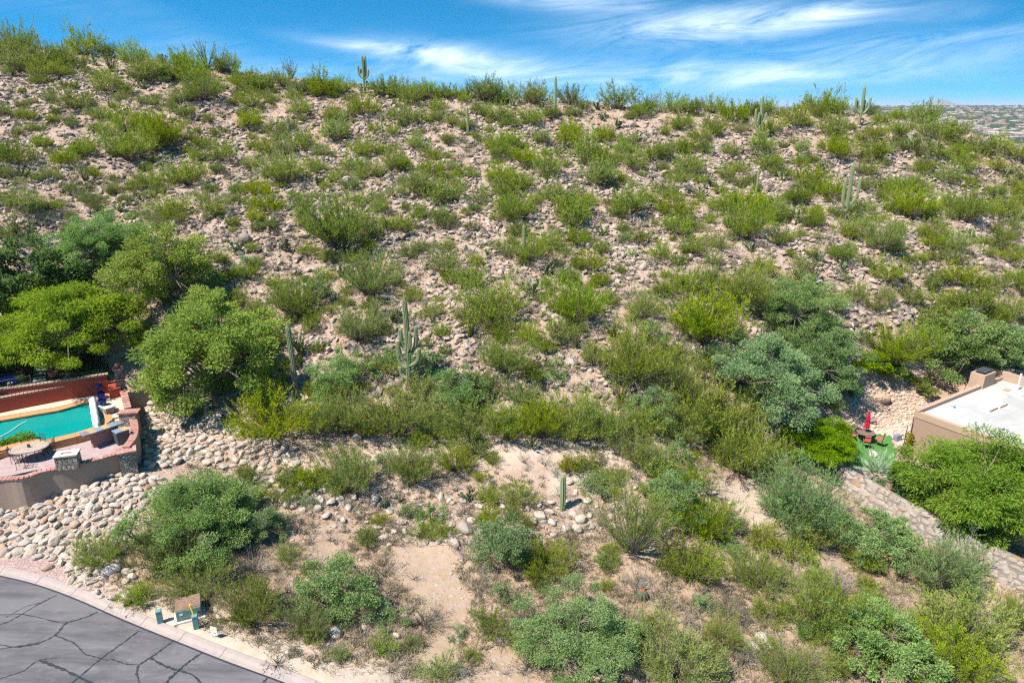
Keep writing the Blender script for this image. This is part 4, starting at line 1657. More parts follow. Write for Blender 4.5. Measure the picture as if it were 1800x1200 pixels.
def build_trees():
    r = np.random.default_rng(5)
    par = {
        'bright': dict(clumps=170, per=330, h=0.66, trunk=0.10, leafL=0.019, leafW=0.0080, clump=0.085, lobes=7, mat="leaf_lime"),
        'feather': dict(clumps=190, per=400, h=0.56, trunk=0.12, leafL=0.024, leafW=0.0055, droop=0.5, clump=0.095, lobes=7, flat=0.45, mat="leaf_bright"),
        'mid': dict(clumps=150, per=330, h=0.62, trunk=0.10, leafL=0.020, leafW=0.008, clump=0.095, lobes=6, mat="leaf_green"),
        'dark': dict(clumps=110, per=170, h=0.60, trunk=0.14, leafL=0.026, leafW=0.016, clump=0.085, lobes=7, mat="leaf_dark"),
        'blue': dict(clumps=160, per=360, h=0.58, trunk=0.08, leafL=0.018, leafW=0.0072, clump=0.095, lobes=6, mat="leaf_blue"),
        'bluelow': dict(clumps=170, per=360, h=0.50, trunk=0.06, leafL=0.017, leafW=0.0066, clump=0.090, lobes=7, mat="leaf_blue"),
        'bluebright': dict(clumps=110, per=300, h=0.60, trunk=0.10, leafL=0.024, leafW=0.0095, clump=0.095, lobes=6, mat="leaf_blue"),
        'bluegrey': dict(clumps=90, per=210, h=0.46, trunk=0.05, leafL=0.026, leafW=0.010, clump=0.085, lobes=6, mat="leaf_blue"),
    }
    for i, (px, py, w, kind, label) in enumerate(TREES):
        P = GR(px, py - 0.06 * w)
        Z = depth(P)
        wm = float(w / 1200.0 * Z)
        if kind in ('broomblue', 'yellow'):
            p = broom(900 + i, stems=120, twigs=10, per=12, h=0.66, spread=66, leafL=0.05, leafW=0.0075)
            mat = "leaf_blue" if kind == 'broomblue' else "leaf_green"
            bark = "bark"
        else:
            q = dict(par[kind])
            mat = q.pop('mat')
            if px == 1710:
                mat = "leaf_mesquite"
            p = crown_tree(700 + i, **q)
            bark = "bark"
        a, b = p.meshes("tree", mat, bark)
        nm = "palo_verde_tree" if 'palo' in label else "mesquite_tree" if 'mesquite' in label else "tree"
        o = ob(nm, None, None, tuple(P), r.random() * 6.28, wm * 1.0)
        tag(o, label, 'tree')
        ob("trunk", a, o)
        ob("crown", b, o)


OCC = build_plants()

# ------------------------------------------------------------------ cacti


def saguaro(px, top, base, label, arms=(), wpx=9.0, brown=0.25, snag=False, name="saguaro_cactus"):
    """px/top/base measured; arms: (attach fraction, x offset, y offset (towards viewer +), top fraction, width factor)"""
    bx = px if not hasattr(px, '__len__') else px[1]
    P = GR(bx, base)
    Z = float(depth(P))
    t = (base - 600) / 1200.0
    fac = 0.946 - t * 0.324
    H = (base - top) * Z / 1200.0 / fac
    rad = wpx / 2 / 1200.0 * Z
    big = (base - top) > 100
    n = 24 if big else 14
    mat = "saguaro_skin" if not snag else "snag_brown"
    root = tag(ob(name, None, None, (P[0], P[1], P[2] - 0.08)), label, 'cactus', "saguaro cacti on the slope")

    def column(path, rr, nm, foot):
        path = np.asarray(path, float)
        v, f = sweep(path, rr, n, 0.22)
        z = v[:, 2] / H
        tone = np.clip((foot - z) / max(foot, 0.01) * 1.6, 0, 1) if foot > 0 else np.zeros(len(v))
        me = npmesh(nm, v, f, mat, tone=tone, smooth=False)
        return ob(nm, me, root)
    ts = np.linspace(0, 1, 15)
    wob = 0.012 * H
    path = [(wob * math.sin(3 * s), wob * math.cos(2.3 * s), s * H) for s in ts]
    prof = np.interp(ts, [0, 0.12, 0.5, 0.88, 0.95, 0.985, 1.0], [0.88, 0.98, 1.05, 0.95, 0.80, 0.50, 0.05]) * rad
    column(path, prof, "trunk", brown)
    for (fa, dx, dy, ft, wf) in arms:
        ox, oy = dx * Z / 1200.0, dy * Z / 1200.0
        za, zt = fa * H, ft * H
        ar = rad * wf
        L = math.hypot(ox, oy)
        drop = min(1.5 * L + ar, 0.6 * (zt - za))
        pts = [(0, 0, za)]
        for s in np.linspace(0.15, 1, 7) * math.pi / 2:
            pts.append((ox * math.sin(s), oy * math.sin(s), za + drop * (1 - math.cos(s))))
        z0 = pts[-1][2]
        for s in np.linspace(0.12, 1, 9):
            pts.append((ox * (1 + 0.05 * s), oy * (1 + 0.05 * s), z0 + (zt - z0) * s))
        m = len(pts)
        u = np.arange(m) / (m - 1)
        pr = np.interp(u, [0, 0.2, 0.45, 0.85, 0.94, 0.98, 1.0], [0.72, 0.85, 1.0, 0.95, 0.8, 0.5, 0.05]) * ar
        column(pts, pr, "arm", 0)
    return root


def build_cacti():
    saguaro(718, 520, 676, "many-armed saguaro standing mid-slope above the row of green shrubs", [
        (0.42, -9, 2, 0.64, 0.80), (0.32, -13, -3, 0.52, 0.75), (0.22, -15, 3, 0.40, 0.72), (0.40, 7, -3, 0.62, 0.70), (0.36, 17, 2, 0.67, 0.85), (0.24, 21, -2, 0.44, 0.75), (0.16, 16, 4, 0.33, 0.75),
        (0.10, -13, 4, 0.22, 0.70), (0.52, 4, 4, 0.66, 0.55)], 9.5, 0.08)
    saguaro(519, 568, 697, "tall bare armless saguaro beside the broad bright mesquite tree", (), 9.5, 0.75)
    saguaro(988, 833, 898, "stout armless saguaro standing on the bouldered bank", (), 10.5, 0.0)
    saguaro(640, 96, 158, "crest saguaro with two tall stems and clustered arms against the sky", [(0.30, 4.5, 2, 1.0, 0.95), (0.35, -8, 0, 0.70, 0.8), (0.42, -4, 3, 0.62, 0.8), (0.33, 9, 1, 0.60, 0.8), (0.08, 5, 3, 0.28, 0.8)], 4.6, 0.25)
    saguaro(975, 134, 208, "tall pole-like saguaro on the crest with two short arms", [(0.36, -5, 2, 0.56, 0.9), (0.30, -10, 1, 0.58, 0.8)], 4.8, 0.16)
    saguaro(1332, 166, 247, "brown-footed saguaro with short pale arms below the crest", [(0.34, -8, 1, 0.70, 0.8), (0.38, -3.5, -3, 0.62, 0.7), (0.40, 7, 2, 0.58, 0.85), (0.40, 9, -1, 0.62, 0.7)], 5.4, 0.38)
    saguaro(1509, 150, 223, "candelabra saguaro with five arms on the house end of the crest", [(0.33, -11, 0, 0.72, 0.75), (0.33, -5.5, 3, 0.66, 0.8), (0.34, 5.5, 3, 0.66, 0.75), (0.32, 13, 0, 0.72, 0.8)], 5.4, 0.32)
    saguaro(1484, 285, 388, "three-stemmed saguaro on the slope above the house", [(0.26, -8, 1, 0.70, 0.9), (0.28, 17, 2, 0.74, 0.85)], 6.0, 0.22)
    saguaro(822, 187, 239, "slim armless saguaro just below the crest", (), 4.4, 0.0)
    saguaro(672, 203, 244, "slim armless saguaro below the clustered crest saguaro", (), 3.4, 0.0)
    saguaro(1329, 297, 341, "pale armless saguaro below the brown-footed saguaro", (), 4.2, 0.0)
    saguaro(920, 391, 455, "saguaro half hidden behind a green shrub at mid-slope", (), 5.4, 0.0)
    saguaro(605, 190, 217, "short saguaro below and poolward of the clustered crest saguaro", (), 3.6, 0.0)
    saguaro(508, 204, 241, "short saguaro behind pale shrubs on the pool side of the slope", (), 4.6, 0.0)
    saguaro(188, 227, 268, "small saguaro highest above the pool", (), 5.0, 0.0)
    saguaro(1000, 163, 186, "dead brown saguaro stump on the crest", (), 3.4, 0.6, True)
    saguaro(754, 875, 898, "knee-high saguaro among the bank boulders", (), 5.2, 0.0)
    saguaro(702, 864, 884, "pale-topped small saguaro beside the large bank boulder", (), 4.8, 0.2)
    saguaro(1253, 256, 274, "tiny saguaro beside a dark olive shrub below the crest", (), 4.6, 0.0)
    saguaro(1208, 270, 288, "tiny thin saguaro on open rocks below the crest", (), 3.0, 0.0)
    saguaro(905, 548, 580, "young saguaro against the large green shrub at mid-slope", (), 4.6, 0.0)
    saguaro(1540, 325, 343, "tiny saguaro downhill of the candelabra saguaro", (), 4.0, 0.0)
    saguaro(989, 246, 266, "tiny saguaro in the green shrub below the pole-like saguaro", (), 3.4, 0.0)

    # barrel cacti
    v = []
    for px, py, w, label in ((676, 892, 15, "round barrel cactus among the bank boulders"), (1128, 1054, 22, "reddish-topped barrel cactus in the lower lot"),
                             (1172, 522, 10, "red-topped barrel cactus on the mid-slope rocks")):
        P = GR(px, py)
        rr = w / 2 / 1200 * float(depth(P))
        mb = MB()
        n = 20
        prof = [(0.75, 0), (0.95, 0.35), (1.0, 0.8), (0.9, 1.3), (0.6, 1.62), (0.25, 1.7)]
        mb.lathe([(a * rr, b * rr) for a, b in prof], n=n)
        vv = np.array(mb.v)
        k = np.arange(len(vv)) % n
        vv[:, :2] *= np.where(k % 2 == 0, 1.0, 0.84)[:, None]
        mb.v = [tuple(q) for q in vv]
        o = ob("barrel_cactus", None, None, (P[0], P[1], P[2] - 0.03))
        tag(o, label, 'cactus')
        mb.build("body", "barrel_green", o)
        c = MB()
        for q in range(9):
            a = q * 0.7
            c.lathe([(0.09 * rr, 0), (0.13 * rr, 0.1 * rr), (0.05 * rr, 0.22 * rr)], (0.28 * rr * math.cos(a), 0.28 * rr * math.sin(a), 1.64 * rr), 6)
        c.build("blossoms", "flower_red", o)

    # prickly pears
    protos = []
    for i in range(7):
        a = pear_arrays(40 + i, 44, 0.6, 0.088)
        b = pear_arrays(60 + i, 70, 0.8, 0.055)
        protos.append((npmesh("prickly_pear", a[0], a[1], "pad_green" if i % 3 else "pad_dark", tone=a[2]), npmesh("prickly_pear", b[0], b[1], "pad_green" if i % 3 else "pad_dark", tone=b[2])))
    L = """30 90 28;168 116 26;190 99 22;286 111 20;150 182 22;250 156 22;170 231 18;90 167 16;45 312 40;212 374 40;146 346 22;230 332 16;415 443 32;502 440 32;600 485 34;630 448 30
        932 520 66;962 484 48;856 452 18;906 542 26;1240 523 28;1320 443 38;1060 413 28;1400 388 30;1440 463 28;1480 478 28;1405 397 22;1790 453 28;1582 413 28;935 789 44;845 785 28
        822 878 44;1245 327 28;1230 347 28;1060 213 22;1085 227 24;1145 207 22;1330 277 24;1050 194 22;902 192 22;952 352 26;415 167 18;560 327 28;390 207 16;700 190 24;1190 345 22
        1560 272 24;1605 262 30;1440 300 26;1650 265 20;1765 312 26;1705 420 26;1530 432 22;1120 250 24;640 165 24;595 152 20;760 195 20;845 250 16;250 355 20;100 208 18;445 620 22
        1110 452 26;1020 268 20;700 560 24;1275 300 18;1375 320 26;1210 340 22;1000 540 26;1280 400 24;480 370 20;560 500 24"""
    r = np.random.default_rng(3)
    for i, tok in enumerate(L.replace('\n', ';').split(';')):
        px, py, w = map(float, tok.split())
        P = GR(px, py)
        wm = w / 1200 * float(depth(P))
        o = ob("prickly_pear", protos[i % 7][1 if w > 36 else 0], None, tuple(P), r.random() * 6.28, wm)
        tag(o, None, 'cactus', "prickly pear cacti on the slope")
        name_later(o, "prickly pear", px, py - 0.3 * w)

    # ocotillos
    ms = [ocotillo_plant(80 + i, 13 + 2 * i).joined("ocotillo", "leaf_olive" if i % 2 else "leaf_green", "twig_dark") for i in range(5)]
    O = """12 74 34;105 76 30;140 82 22;188 86 32;245 99 24;262 102 20;290 106 26;310 110 24;340 116 24;365 124 36;387 128 32;440 128 26;475 134 24;512 141 26;822 172 22;660 150 24;55 430 46
        25 412 36;150 322 26;827 590 44;1090 712 40;1066 668 30;1400 496 34;1427 498 34;1075 592 32;525 622 40;660 562 34;690 566 32;1010 612 32;1637 514 30;1550 630 26;560 128 20;530 625 34;1225 205 24"""
    for i, tok in enumerate(O.replace('\n', ';').split(';')):
        px, py, h = map(float, tok.split())
        P = GR(px, py)
        hm = h * 1.35 / 1200 * float(depth(P))
        o = ob("ocotillo", ms[i % 5], None, tuple(P), r.random() * 6.28, hm)
        tag(o, None, 'plant', "ocotillos on the slope")
        name_later(o, "wand-stemmed ocotillo", px, py - 0.4 * h)


build_cacti()

# ------------------------------------------------------------------ stones
ANG0 = [rock_arrays(200 + i, 0, 0.42, 1.0, 0.62 + 0.06 * (i % 5), 0.42 + 0.07 * (i % 4)) for i in range(10)]
ANG1 = [rock_arrays(220 + i, 1, 0.36, 1.0, 0.62 + 0.06 * (i % 5), 0.46 + 0.07 * (i % 4)) for i in range(8)]
RIV1 = [rock_arrays(260 + i, 1, 0.28 + 0.06 * (i % 3), 1.0, 0.58 + 0.10 * (i % 4), 0.50 + 0.09 * (i % 3)) for i in range(9)]
RIV0 = [rock_arrays(280 + i, 0, 0.14, 1.0, 0.70 + 0.07 * (i % 4), 0.6) for i in range(5)]


def pack(pxpoly, n, rmin, rmax, r, power=2.2, k=0.82, zkey=None):
    """stones laid close together inside a measured outline, largest first; returns points, radii"""
    w = GR([p[0] for p in pxpoly], [p[1] for p in pxpoly])[:, :2]
    x0, y0 = w.min(0)
    x1, y1 = w.max(0)
    rad = np.sort(rmin + (rmax - rmin) * r.random(n) ** power)[::-1]
    cell = rmax * 2
    grid = {}
    P, Q = [], []
    for q in rad:
        for _ in range(14):
            x, y = r.uniform(x0, x1), r.uniform(y0, y1)
            if not inpoly(x, y, w):
                continue
            ci, cj = int(x / cell), int(y / cell)
            ok = True
            for a in (-1, 0, 1):
                for b in (-1, 0, 1):
                    for (xx, yy, rr) in grid.get((ci + a, cj + b), ()):
                        if (x - xx) ** 2 + (y - yy) ** 2 < (k * (q + rr)) ** 2:
                            ok = False
                            break
                    if not ok:
                        break
                if not ok:
                    break
            if ok:
                grid.setdefault((ci, cj), []).append((x, y, q))
                P.append((x, y))
                Q.append(q)
                break
    P = np.array(P)
    return np.column_stack([P, hgt(P[:, 0], P[:, 1])]), np.array(Q)


def stone_bank(name, pxpoly, n, rmin, rmax, mat, seed, parts, power=2.2, k=0.82, sheet="desert_soil"):
    r = np.random.default_rng(seed)
    P, q = pack(pxpoly, n, rmin, rmax, r, power, k)
    bank = drape(name, pxpoly, sheet, 0.03)
    for nm in ('straw', 'pale'):
        bank.data.attributes.new(nm, 'FLOAT', 'POINT')
    tag(bank, kind='structure')
    ms = [npmesh("river_rock", v, f, mat, tone=np.full(len(v), i / 9.0), smooth=False) for i, (v, f) in enumerate(RIV1)]
    # those that show largest become parts of their own
    order = np.argsort(-q / depth(P))
    top = order[:parts]
    for i in top:
        o = ob("river_rock", ms[r.integers(0, len(ms))], bank, (P[i, 0], P[i, 1], P[i, 2] + q[i] * 0.22), r.random() * 6.28, q[i])
        o.rotation_euler = (r.normal() * 0.25, r.normal() * 0.25, r.random() * 6.28)
    rest = order[parts:]
    if len(rest):
        scatter_rocks("river_rocks", P[rest], q[rest], mat, RIV1 if len(rest) < 900 else RIV0, r, 0.15, 0.3, 'stuff', bank)
    return P, q


def build_stones():
    r = np.random.default_rng(21)
    stone_bank("rock_slope", [(-20, 890), (60, 868), (160, 852), (250, 836), (290, 838), (290, 870), (235, 905), (225, 950), (165, 985), (135, 1000), (60, 976), (-20, 978)], 4600, 0.04, 0.36, "rock_river", 31, 295, 2.4, 0.66)
    stone_bank("rock_bank", [(262, 690), (330, 735), (420, 740), (430, 770), (520, 790), (545, 850), (600, 880), (540, 905), (480, 880), (420, 870), (400, 830), (330, 805), (292, 822), (258, 830), (252, 760)], 3200, 0.04, 0.40, "rock_river", 32, 280, 2.4, 0.72)
    stone_bank("rock_verge", [(120, 992), (165, 985), (215, 990), (245, 1030), (230, 1062), (190, 1058), (120, 1025)], 300, 0.06, 0.38, "rock_river", 33, 80, 2.4, 0.75)
    stone_bank("rock_embankment", [(540, 890), (640, 850), (760, 870), (840, 890), (960, 880), (1000, 850), (1130, 850), (1240, 850), (1260, 870), (1130, 880), (1090, 930), (1000, 940), (900, 950), (780, 960), (600, 940)], 650, 0.05, 0.36, "rock_river", 34, 230, 3.0, 1.05)
    stone_bank("rock_garden", [(1475, 755), (1468, 735), (1500, 700), (1530, 668), (1600, 665), (1640, 650), (1645, 690), (1608, 725), (1600, 752), (1560, 765), (1530, 760)], 3600, 0.05, 0.19, "rock_garden", 35, 120, 2.2, 0.70)
    stone_bank("rock_chute", [(1325, 760), (1360, 745), (1385, 770), (1385, 805), (1345, 790)], 160, 0.08, 0.3, "rock_river", 36, 60, 2.2, 0.8)
    # rubble all over the hillside
    n = 250000
    px = r.uniform(-120, 1920, n)
    py = r.uniform(60, 770, n) ** 1.0
    x = r.uniform(-85, 85, n)
    y = r.uniform(36, 108, n)
    z = hgt(x, y)
    P = np.column_stack([x, y, z])
    ppx, ppy = proj(P)
    dens = 0.25 + 0.75 * smooth01((fbm(x * 0.13, y * 0.13, 41) - 0.30) / 0.25)
    dens *= 0.30 + 0.70 * smooth01((fbm(x * 0.5, y * 0.5, 43) - 0.32) / 0.3)
    dens *= smooth01((ppy - np.interp(ppx, [0, 400, 800, 1200, 1500, 1800], [85, 130, 172, 208, 215, 275])) / 60) * 0.75 + 0.25
    dens = np.where((ppx < 420) & (ppy > 420) & (ppx < 300), 0.1, dens)
    keep = (r.random(n) < dens) & (ppx > -130) & (ppx < 1930) & (ppy < 765) & ~inpoly(x, y, GARDEN) & ~inpoly(x, y, PATIO)
    keep &= ~((ppx > 1480) & (ppy > 640))
    P = P[keep]
    s = 0.085 + 0.42 * r.random(len(P)) ** 2.9
    s *= 0.9 + 0.35 * fbm(P[:, 0] * 0.2, P[:, 1] * 0.2, 47)
    # pick the individually placed boulders: given by measurement
    scatter_rocks("rubble", P, s, "rock_hill", ANG0, r, 0.16, 0.35)
    # gravel-sized stones on the lot and the bank
    n = 9000
    x = r.uniform(-24, 34, n)
    y = r.uniform(18, 46, n)
    P = np.column_stack([x, y, hgt(x, y)])
    ppx, ppy = proj(P)
    d = smooth01((fbm(x * 0.35, y * 0.35, 51) - 0.42) / 0.2)
    kd_, ks_ = polydist(x, y, KERB2)
    keep = (r.random(n) < d * 0.8 + 0.05) & (ppy > 770) & (ppy < 1230) & (ks_ > 0) & (kd_ > 0.9) & ~inpoly(x, y, PATIO)
    P = P[keep]
    s = 0.022 + 0.13 * r.random(len(P)) ** 5
    scatter_rocks("loose_stones", P, s, "rock_river", RIV0, r, 0.2, 0.3)
    # boulders one can pick out
    ms = [npmesh("boulder", v, f, "rock_hill", tone=np.full(len(v), 0.22 + 0.55 * i / 8), smooth=False) for i, (v, f) in enumerate([rock_arrays(300 + i, 2, 0.34, 1.0, 0.7 + 0.06 * (i % 4), 0.6 + 0.07 * (i % 3)) for i in range(8)])]
    mr = [npmesh("boulder", v, f, "rock_river", tone=np.full(len(v), 0.2 * i), smooth=False) for i, (v, f) in enumerate([rock_arrays(330 + i, 2, 0.18, 1.0, 0.75, 0.66) for i in range(5)])]
    B = """72 269 18 h;20 232 16 h;42 252 12 h;25 250 14 h;122 243 18 h;50 207 12 h;300 210 18 h;328 233 14 h;140 110 20 h;195 332 14 h;165 342 10 h;190 372 14 h;310 395 20 h;245 388 14 h;252 405 18 h;345 386 12 h
        340 395 14 h;292 408 16 h;335 430 16 h;370 445 14 h;375 460 12 h;430 425 26 h;415 437 18 h;480 390 22 h;513 396 20 h;520 353 12 h;405 343 14 h;418 344 14 h;453 279 18 h;575 300 12 h;610 318 18 h;598 312 10 h
        628 230 16 h;560 210 12 h;680 202 10 h;540 345 14 h;660 370 14 h;700 390 12 h;740 397 18 h;815 440 20 h;800 445 14 h;807 293 14 h;745 392 12 h;920 230 12 h;980 218 14 h;870 225 12 h;990 320 20 h;965 328 14 h
        1027 305 10 h;1075 305 14 h;1152 300 16 h;1170 305 14 h;1108 222 18 h;1165 234 12 h;1200 342 14 h;1320 328 16 h;1392 330 22 h;1280 347 14 h;1130 470 18 h;1065 432 14 h;850 480 14 h;880 483 16 h;995 467 14 h;1065 545 16 h
        1080 512 12 h;1250 512 14 h;1215 520 12 h;1190 523 12 h;1345 497 16 h;1690 326 18 h;1652 352 16 h;1570 350 14 h;1630 345 12 h;1625 355 18 h;1500 375 14 h;1430 420 12 h;1590 430 16 h;1630 475 12 h;1700 470 14 h;1720 545 14 h
        747 512 14 h;725 560 12 h;640 470 18 h;525 452 16 h;560 457 10 h;605 450 12 h;660 660 14 h;1040 632 14 h;895 695 14 h;988 705 18 h;1050 695 20 h;1080 715 18 h;560 765 22 h;630 772 20 h;680 780 16 h
        760 778 18 r;660 885 24 r;818 935 28 r;800 958 20 r;830 920 18 r;865 905 16 r;790 885 14 r;1048 868 14 r;1014 935 20 r;1022 918 22 r;950 905 22 r;936 918 18 r;970 915 16 r;740 820 14 r;590 1118 26 r;805 1132 12 r
        697 1122 14 r;685 960 10 r;640 1100 14 r;1245 882 14 r;1320 850 14 r;1285 885 12 r;1342 1132 34 r;1325 1140 22 r;1270 1015 10 r;195 1008 30 r;212 950 30 r;98 953 24 r;222 1005 18 r;138 998 16 r;232 1015 18 r;84 1000 18 r
        1550 706 26 r;1500 838 34 r;1535 800 18 r;1522 842 20 r;1598 855 16 r;1585 843 14 r"""
    for i, tok in enumerate(B.replace('\n', ';').split(';')):
        a = tok.split()
        px, py, w = float(a[0]), float(a[1]), float(a[2])
        P = GR(px, py)
        rr = w / 2 / 1200 * float(depth(P))
        m = ms[i % 8] if a[3] == 'h' else mr[i % 5]
        o = ob("boulder", m, None, (P[0], P[1], P[2] + rr * 0.3), r.random() * 6.28, (rr * 1.15, rr * 1.05, rr * 1.15))
        o.rotation_euler = (r.normal() * 0.15, r.normal() * 0.15, r.random() * 6.28)
        tag(o, None, 'rock', "boulders lying on the slope")
        name_later(o, "grey boulder" if a[3] == 'h' else "cream boulder", px, py)


build_stones()


def tufts():
    """dry grass and small weeds, too many to count"""
    r = np.random.default_rng(77)

    def blades(name, P, per, L, W, mat, spread, kind='stuff'):
        n = len(P) * per
        C = np.repeat(P, per, 0) + np.column_stack([r.normal(size=n) * spread, r.normal(size=n) * spread, np.zeros(n)])
        Ls = np.repeat(L, per) * (0.6 + 0.7 * r.random(n))
        D = np.column_stack([r.normal(size=n) * 0.65, r.normal(size=n) * 0.65, np.full(n, 0.9)])
        tone = np.clip(np.repeat(r.random(len(P)), per) * 0.7 + 0.3 * r.random(n), 0, 1)
        v, f = leaf_arrays(C, D, Ls, np.full(n, W), r)
        o = ob(name, npmesh(name, v, f, mat, tone=np.repeat(tone, 4)))
        o['kind'] = kind
    n = 42000
    x = r.uniform(-26, 36, n)
    y = r.uniform(17, 42, n)
    P = np.column_stack([x, y, hgt(x, y)])
    px, py = proj(P)
    kd_, ks_ = polydist(x, y, KERB2)
    d = smooth01((fbm(x * 0.28, y * 0.28, 61) - 0.30) / 0.22)
    ok = (ks_ > 0) & (kd_ > 1.1) & (py > 780) & (py < 1240) & ~inpoly(x, y, PATIO)
    ok &= ~inpoly(px, py, [(-40, 840), (300, 820), (300, 880), (230, 960), (160, 1010), (250, 1060), (240, 1110), (-40, 1010)])
    ok &= ~inpoly(px, py, [(690, 960), (780, 965), (830, 1060), (790, 1180), (730, 1190), (770, 1080), (690, 1010)])
    ok &= ~inpoly(px, py, [(1240, 840), (1350, 850), (1440, 940), (1330, 945)])
    k = ok & (r.random(n) < 1.0 * np.clip(d * 1.2, 0, 1) * (0.22 + 0.78 * smooth01((py - 870) / 80)))
    blades("dry_grass", P[k], 9, np.full(k.sum(), 0.30), 0.022, "leaf_straw", 0.06)
    k = ok & (r.random(n) < 0.16 * d)
    blades("weeds", P[k], 26, np.full(k.sum(), 0.24), 0.035, "leaf_grey", 0.10)
    n = 26000
    x = r.uniform(-80, 80, n)
    y = r.uniform(40, 100, n)
    P = np.column_stack([x, y, hgt(x, y)])
    px, py = proj(P)
    ok = (px > -60) & (px < 1860) & (py < 770) & (py > 60) & ~inpoly(x, y, GARDEN) & ~((px > 1480) & (py > 640))
    d = smooth01((fbm(x * 0.25, y * 0.25, 71) - 0.38) / 0.25)
    k = ok & (r.random(n) < 0.30 * d)
    blades("hill_weeds", P[k], 20, np.full(k.sum(), 0.42), 0.055, "leaf_grey", 0.16)
    k = ok & (r.random(n) < 0.14 * d)
    blades("hill_grass", P[k], 16, np.full(k.sum(), 0.38), 0.035, "leaf_straw", 0.16)
    k = ok & (r.random(n) < 0.24 * (1 - d * 0.5))
    blades("hill_herbs", P[k], 22, np.full(k.sum(), 0.40), 0.055, "leaf_olive", 0.15)


tufts()

# ------------------------------------------------------------------ the neighbour's pool terrace


def mat_clad():
    m, k = newmat("stone_clad")
    tc = k.add('ShaderNodeTexCoord')
    vo = k.add('ShaderNodeTexVoronoi', inp={'Scale': 7.0})
    vo.feature = 'F1'
    k.link(tc.outputs['Object'], vo.inputs['Vector'])
    ed = k.add('ShaderNodeTexVoronoi', inp={'Scale': 7.0})
    ed.feature = 'DISTANCE_TO_EDGE'
    k.link(tc.outputs['Object'], ed.inputs['Vector'])
    sc = k.add('ShaderNodeSeparateColor')
    k.link(vo.outputs['Color'], sc.inputs[0])
    c = k.mix(sc.outputs[0], (.22, .185, .155), (.50, .43, .36))
    e = k.ramp(ed.outputs['Distance'], [(0.03, 0.0), (0.12, 1.0)])
    c = k.mix(e, (.09, .08, .07), c)
    surf(k, c, 0.9, e, 0.9, 0.04)


mat_clad()


def poly(pxs, z):
    return [tuple(V(a, b, z)[:2]) for a, b in pxs]


def dense(pts, step=0.25, smooth=0):
    p = np.asarray(pts, float)
    d = np.concatenate([[0], np.cumsum(np.linalg.norm(np.diff(p, axis=0), axis=1))])
    t = np.linspace(0, d[-1], max(2, int(d[-1] / step)))
    q = np.stack([np.interp(t, d, p[:, k]) for k in (0, 1)], -1)
    for _ in range(smooth):
        q[1:-1] = (q[:-2] + 2 * q[1:-1] + q[2:]) / 4
    return q


def wall_along(name, label, pts, ztop, zbot, thick, mat, cap=None, smooth=0, cap_mat="brick_red", cat='wall', group=None):
    """a wall over a plan line with a course of cap bricks, each a part"""
    q = dense(pts, 0.3, smooth)
    l, r_ = offset_line(q, thick / 2), offset_line(q, -thick / 2)
    mb = MB()
    n = len(q)
    zt = ztop - (0.085 if cap else 0)
    ring = [(p[0], p[1], zbot) for p in l] + [(p[0], p[1], zbot) for p in r_] + [(p[0], p[1], zt) for p in l] + [(p[0], p[1], zt) for p in r_]
    f = []
    for i in range(n - 1):
        f += [(i, 2 * n + i, 2 * n + i + 1, i + 1), (n + i, n + i + 1, 3 * n + i + 1, 3 * n + i), (2 * n + i, 3 * n + i, 3 * n + i + 1, 2 * n + i + 1)]
    f += [(0, n, 3 * n, 2 * n), (n - 1, 3 * n - 1, 4 * n - 1, 2 * n - 1)]
    mb.raw(ring, f)
    o = tag(mb.build(name, mat), label, cat, group)
    if cap:
        bm = MB().box((0, 0, 0), (0.185, cap, 0.085)).mesh("cap_brick", cap_mat)
        b = dense(q, 0.205)
        t = np.gradient(b, axis=0)
        for p, d in zip(b, t):
            ob("cap_brick", bm, o, (p[0], p[1], ztop - 0.042 + 0.002), math.atan2(d[1], d[0]) + random.uniform(-.02, .02))
    return o


def iron_chair(loc, rz, label, group, cushion=None, h=0.98):
    t = thing("patio_chair", label, 'chair', loc, rz, group)
    s = MB()
    for y in np.linspace(-0.2, 0.2, 7):
        s.tube([(-0.22, y, 0.43), (0.22, y, 0.43)], 0.009, 4)
    s.tube([(-0.23, -0.22, 0.43), (0.23, -0.22, 0.43), (0.23, 0.22, 0.43), (-0.23, 0.22, 0.43), (-0.23, -0.22, 0.43)], 0.016, 5)
    s.build("seat", "iron_dark", t)
    b = MB()
    b.tube([(-0.23, -0.21, 0.43), (-0.31, -0.21, h), (-0.31, 0.21, h), (-0.23, 0.21, 0.43)], 0.016, 5)
    for y in (-0.14, -0.05, 0.05, 0.14):
        b.tube([(-0.235, y, 0.46), (-0.31, y * 0.8, h)], 0.009, 4)
    b.tube([(-0.27, -0.21, 0.72), (-0.27, 0.21, 0.72)], 0.01, 4)
    b.build("backrest", "iron_dark", t)
    for x in (-0.21, 0.21):
        for y in (-0.21, 0.21):
            MB().tube([(x, y, 0.43), (x * 1.1, y * 1.1, 0.0)], 0.015, 5).build("leg", "iron_dark", t)
    for y in (-0.24, 0.24):
        MB().tube([(-0.27, y, 0.66), (0.14, y, 0.66), (0.2, y, 0.43)], 0.013, 5).build("armrest", "iron_dark", t)
    if cushion:
        MB().box((0.0, 0, 0.475), (0.46, 0.44, 0.07)).build("seat_cushion", cushion, t, bevel=0.02)
        c = MB().box((-0.255, 0, 0.75), (0.06, 0.42, 0.42))
        c.build("back_cushion", cushion, t, bevel=0.02)
    return t


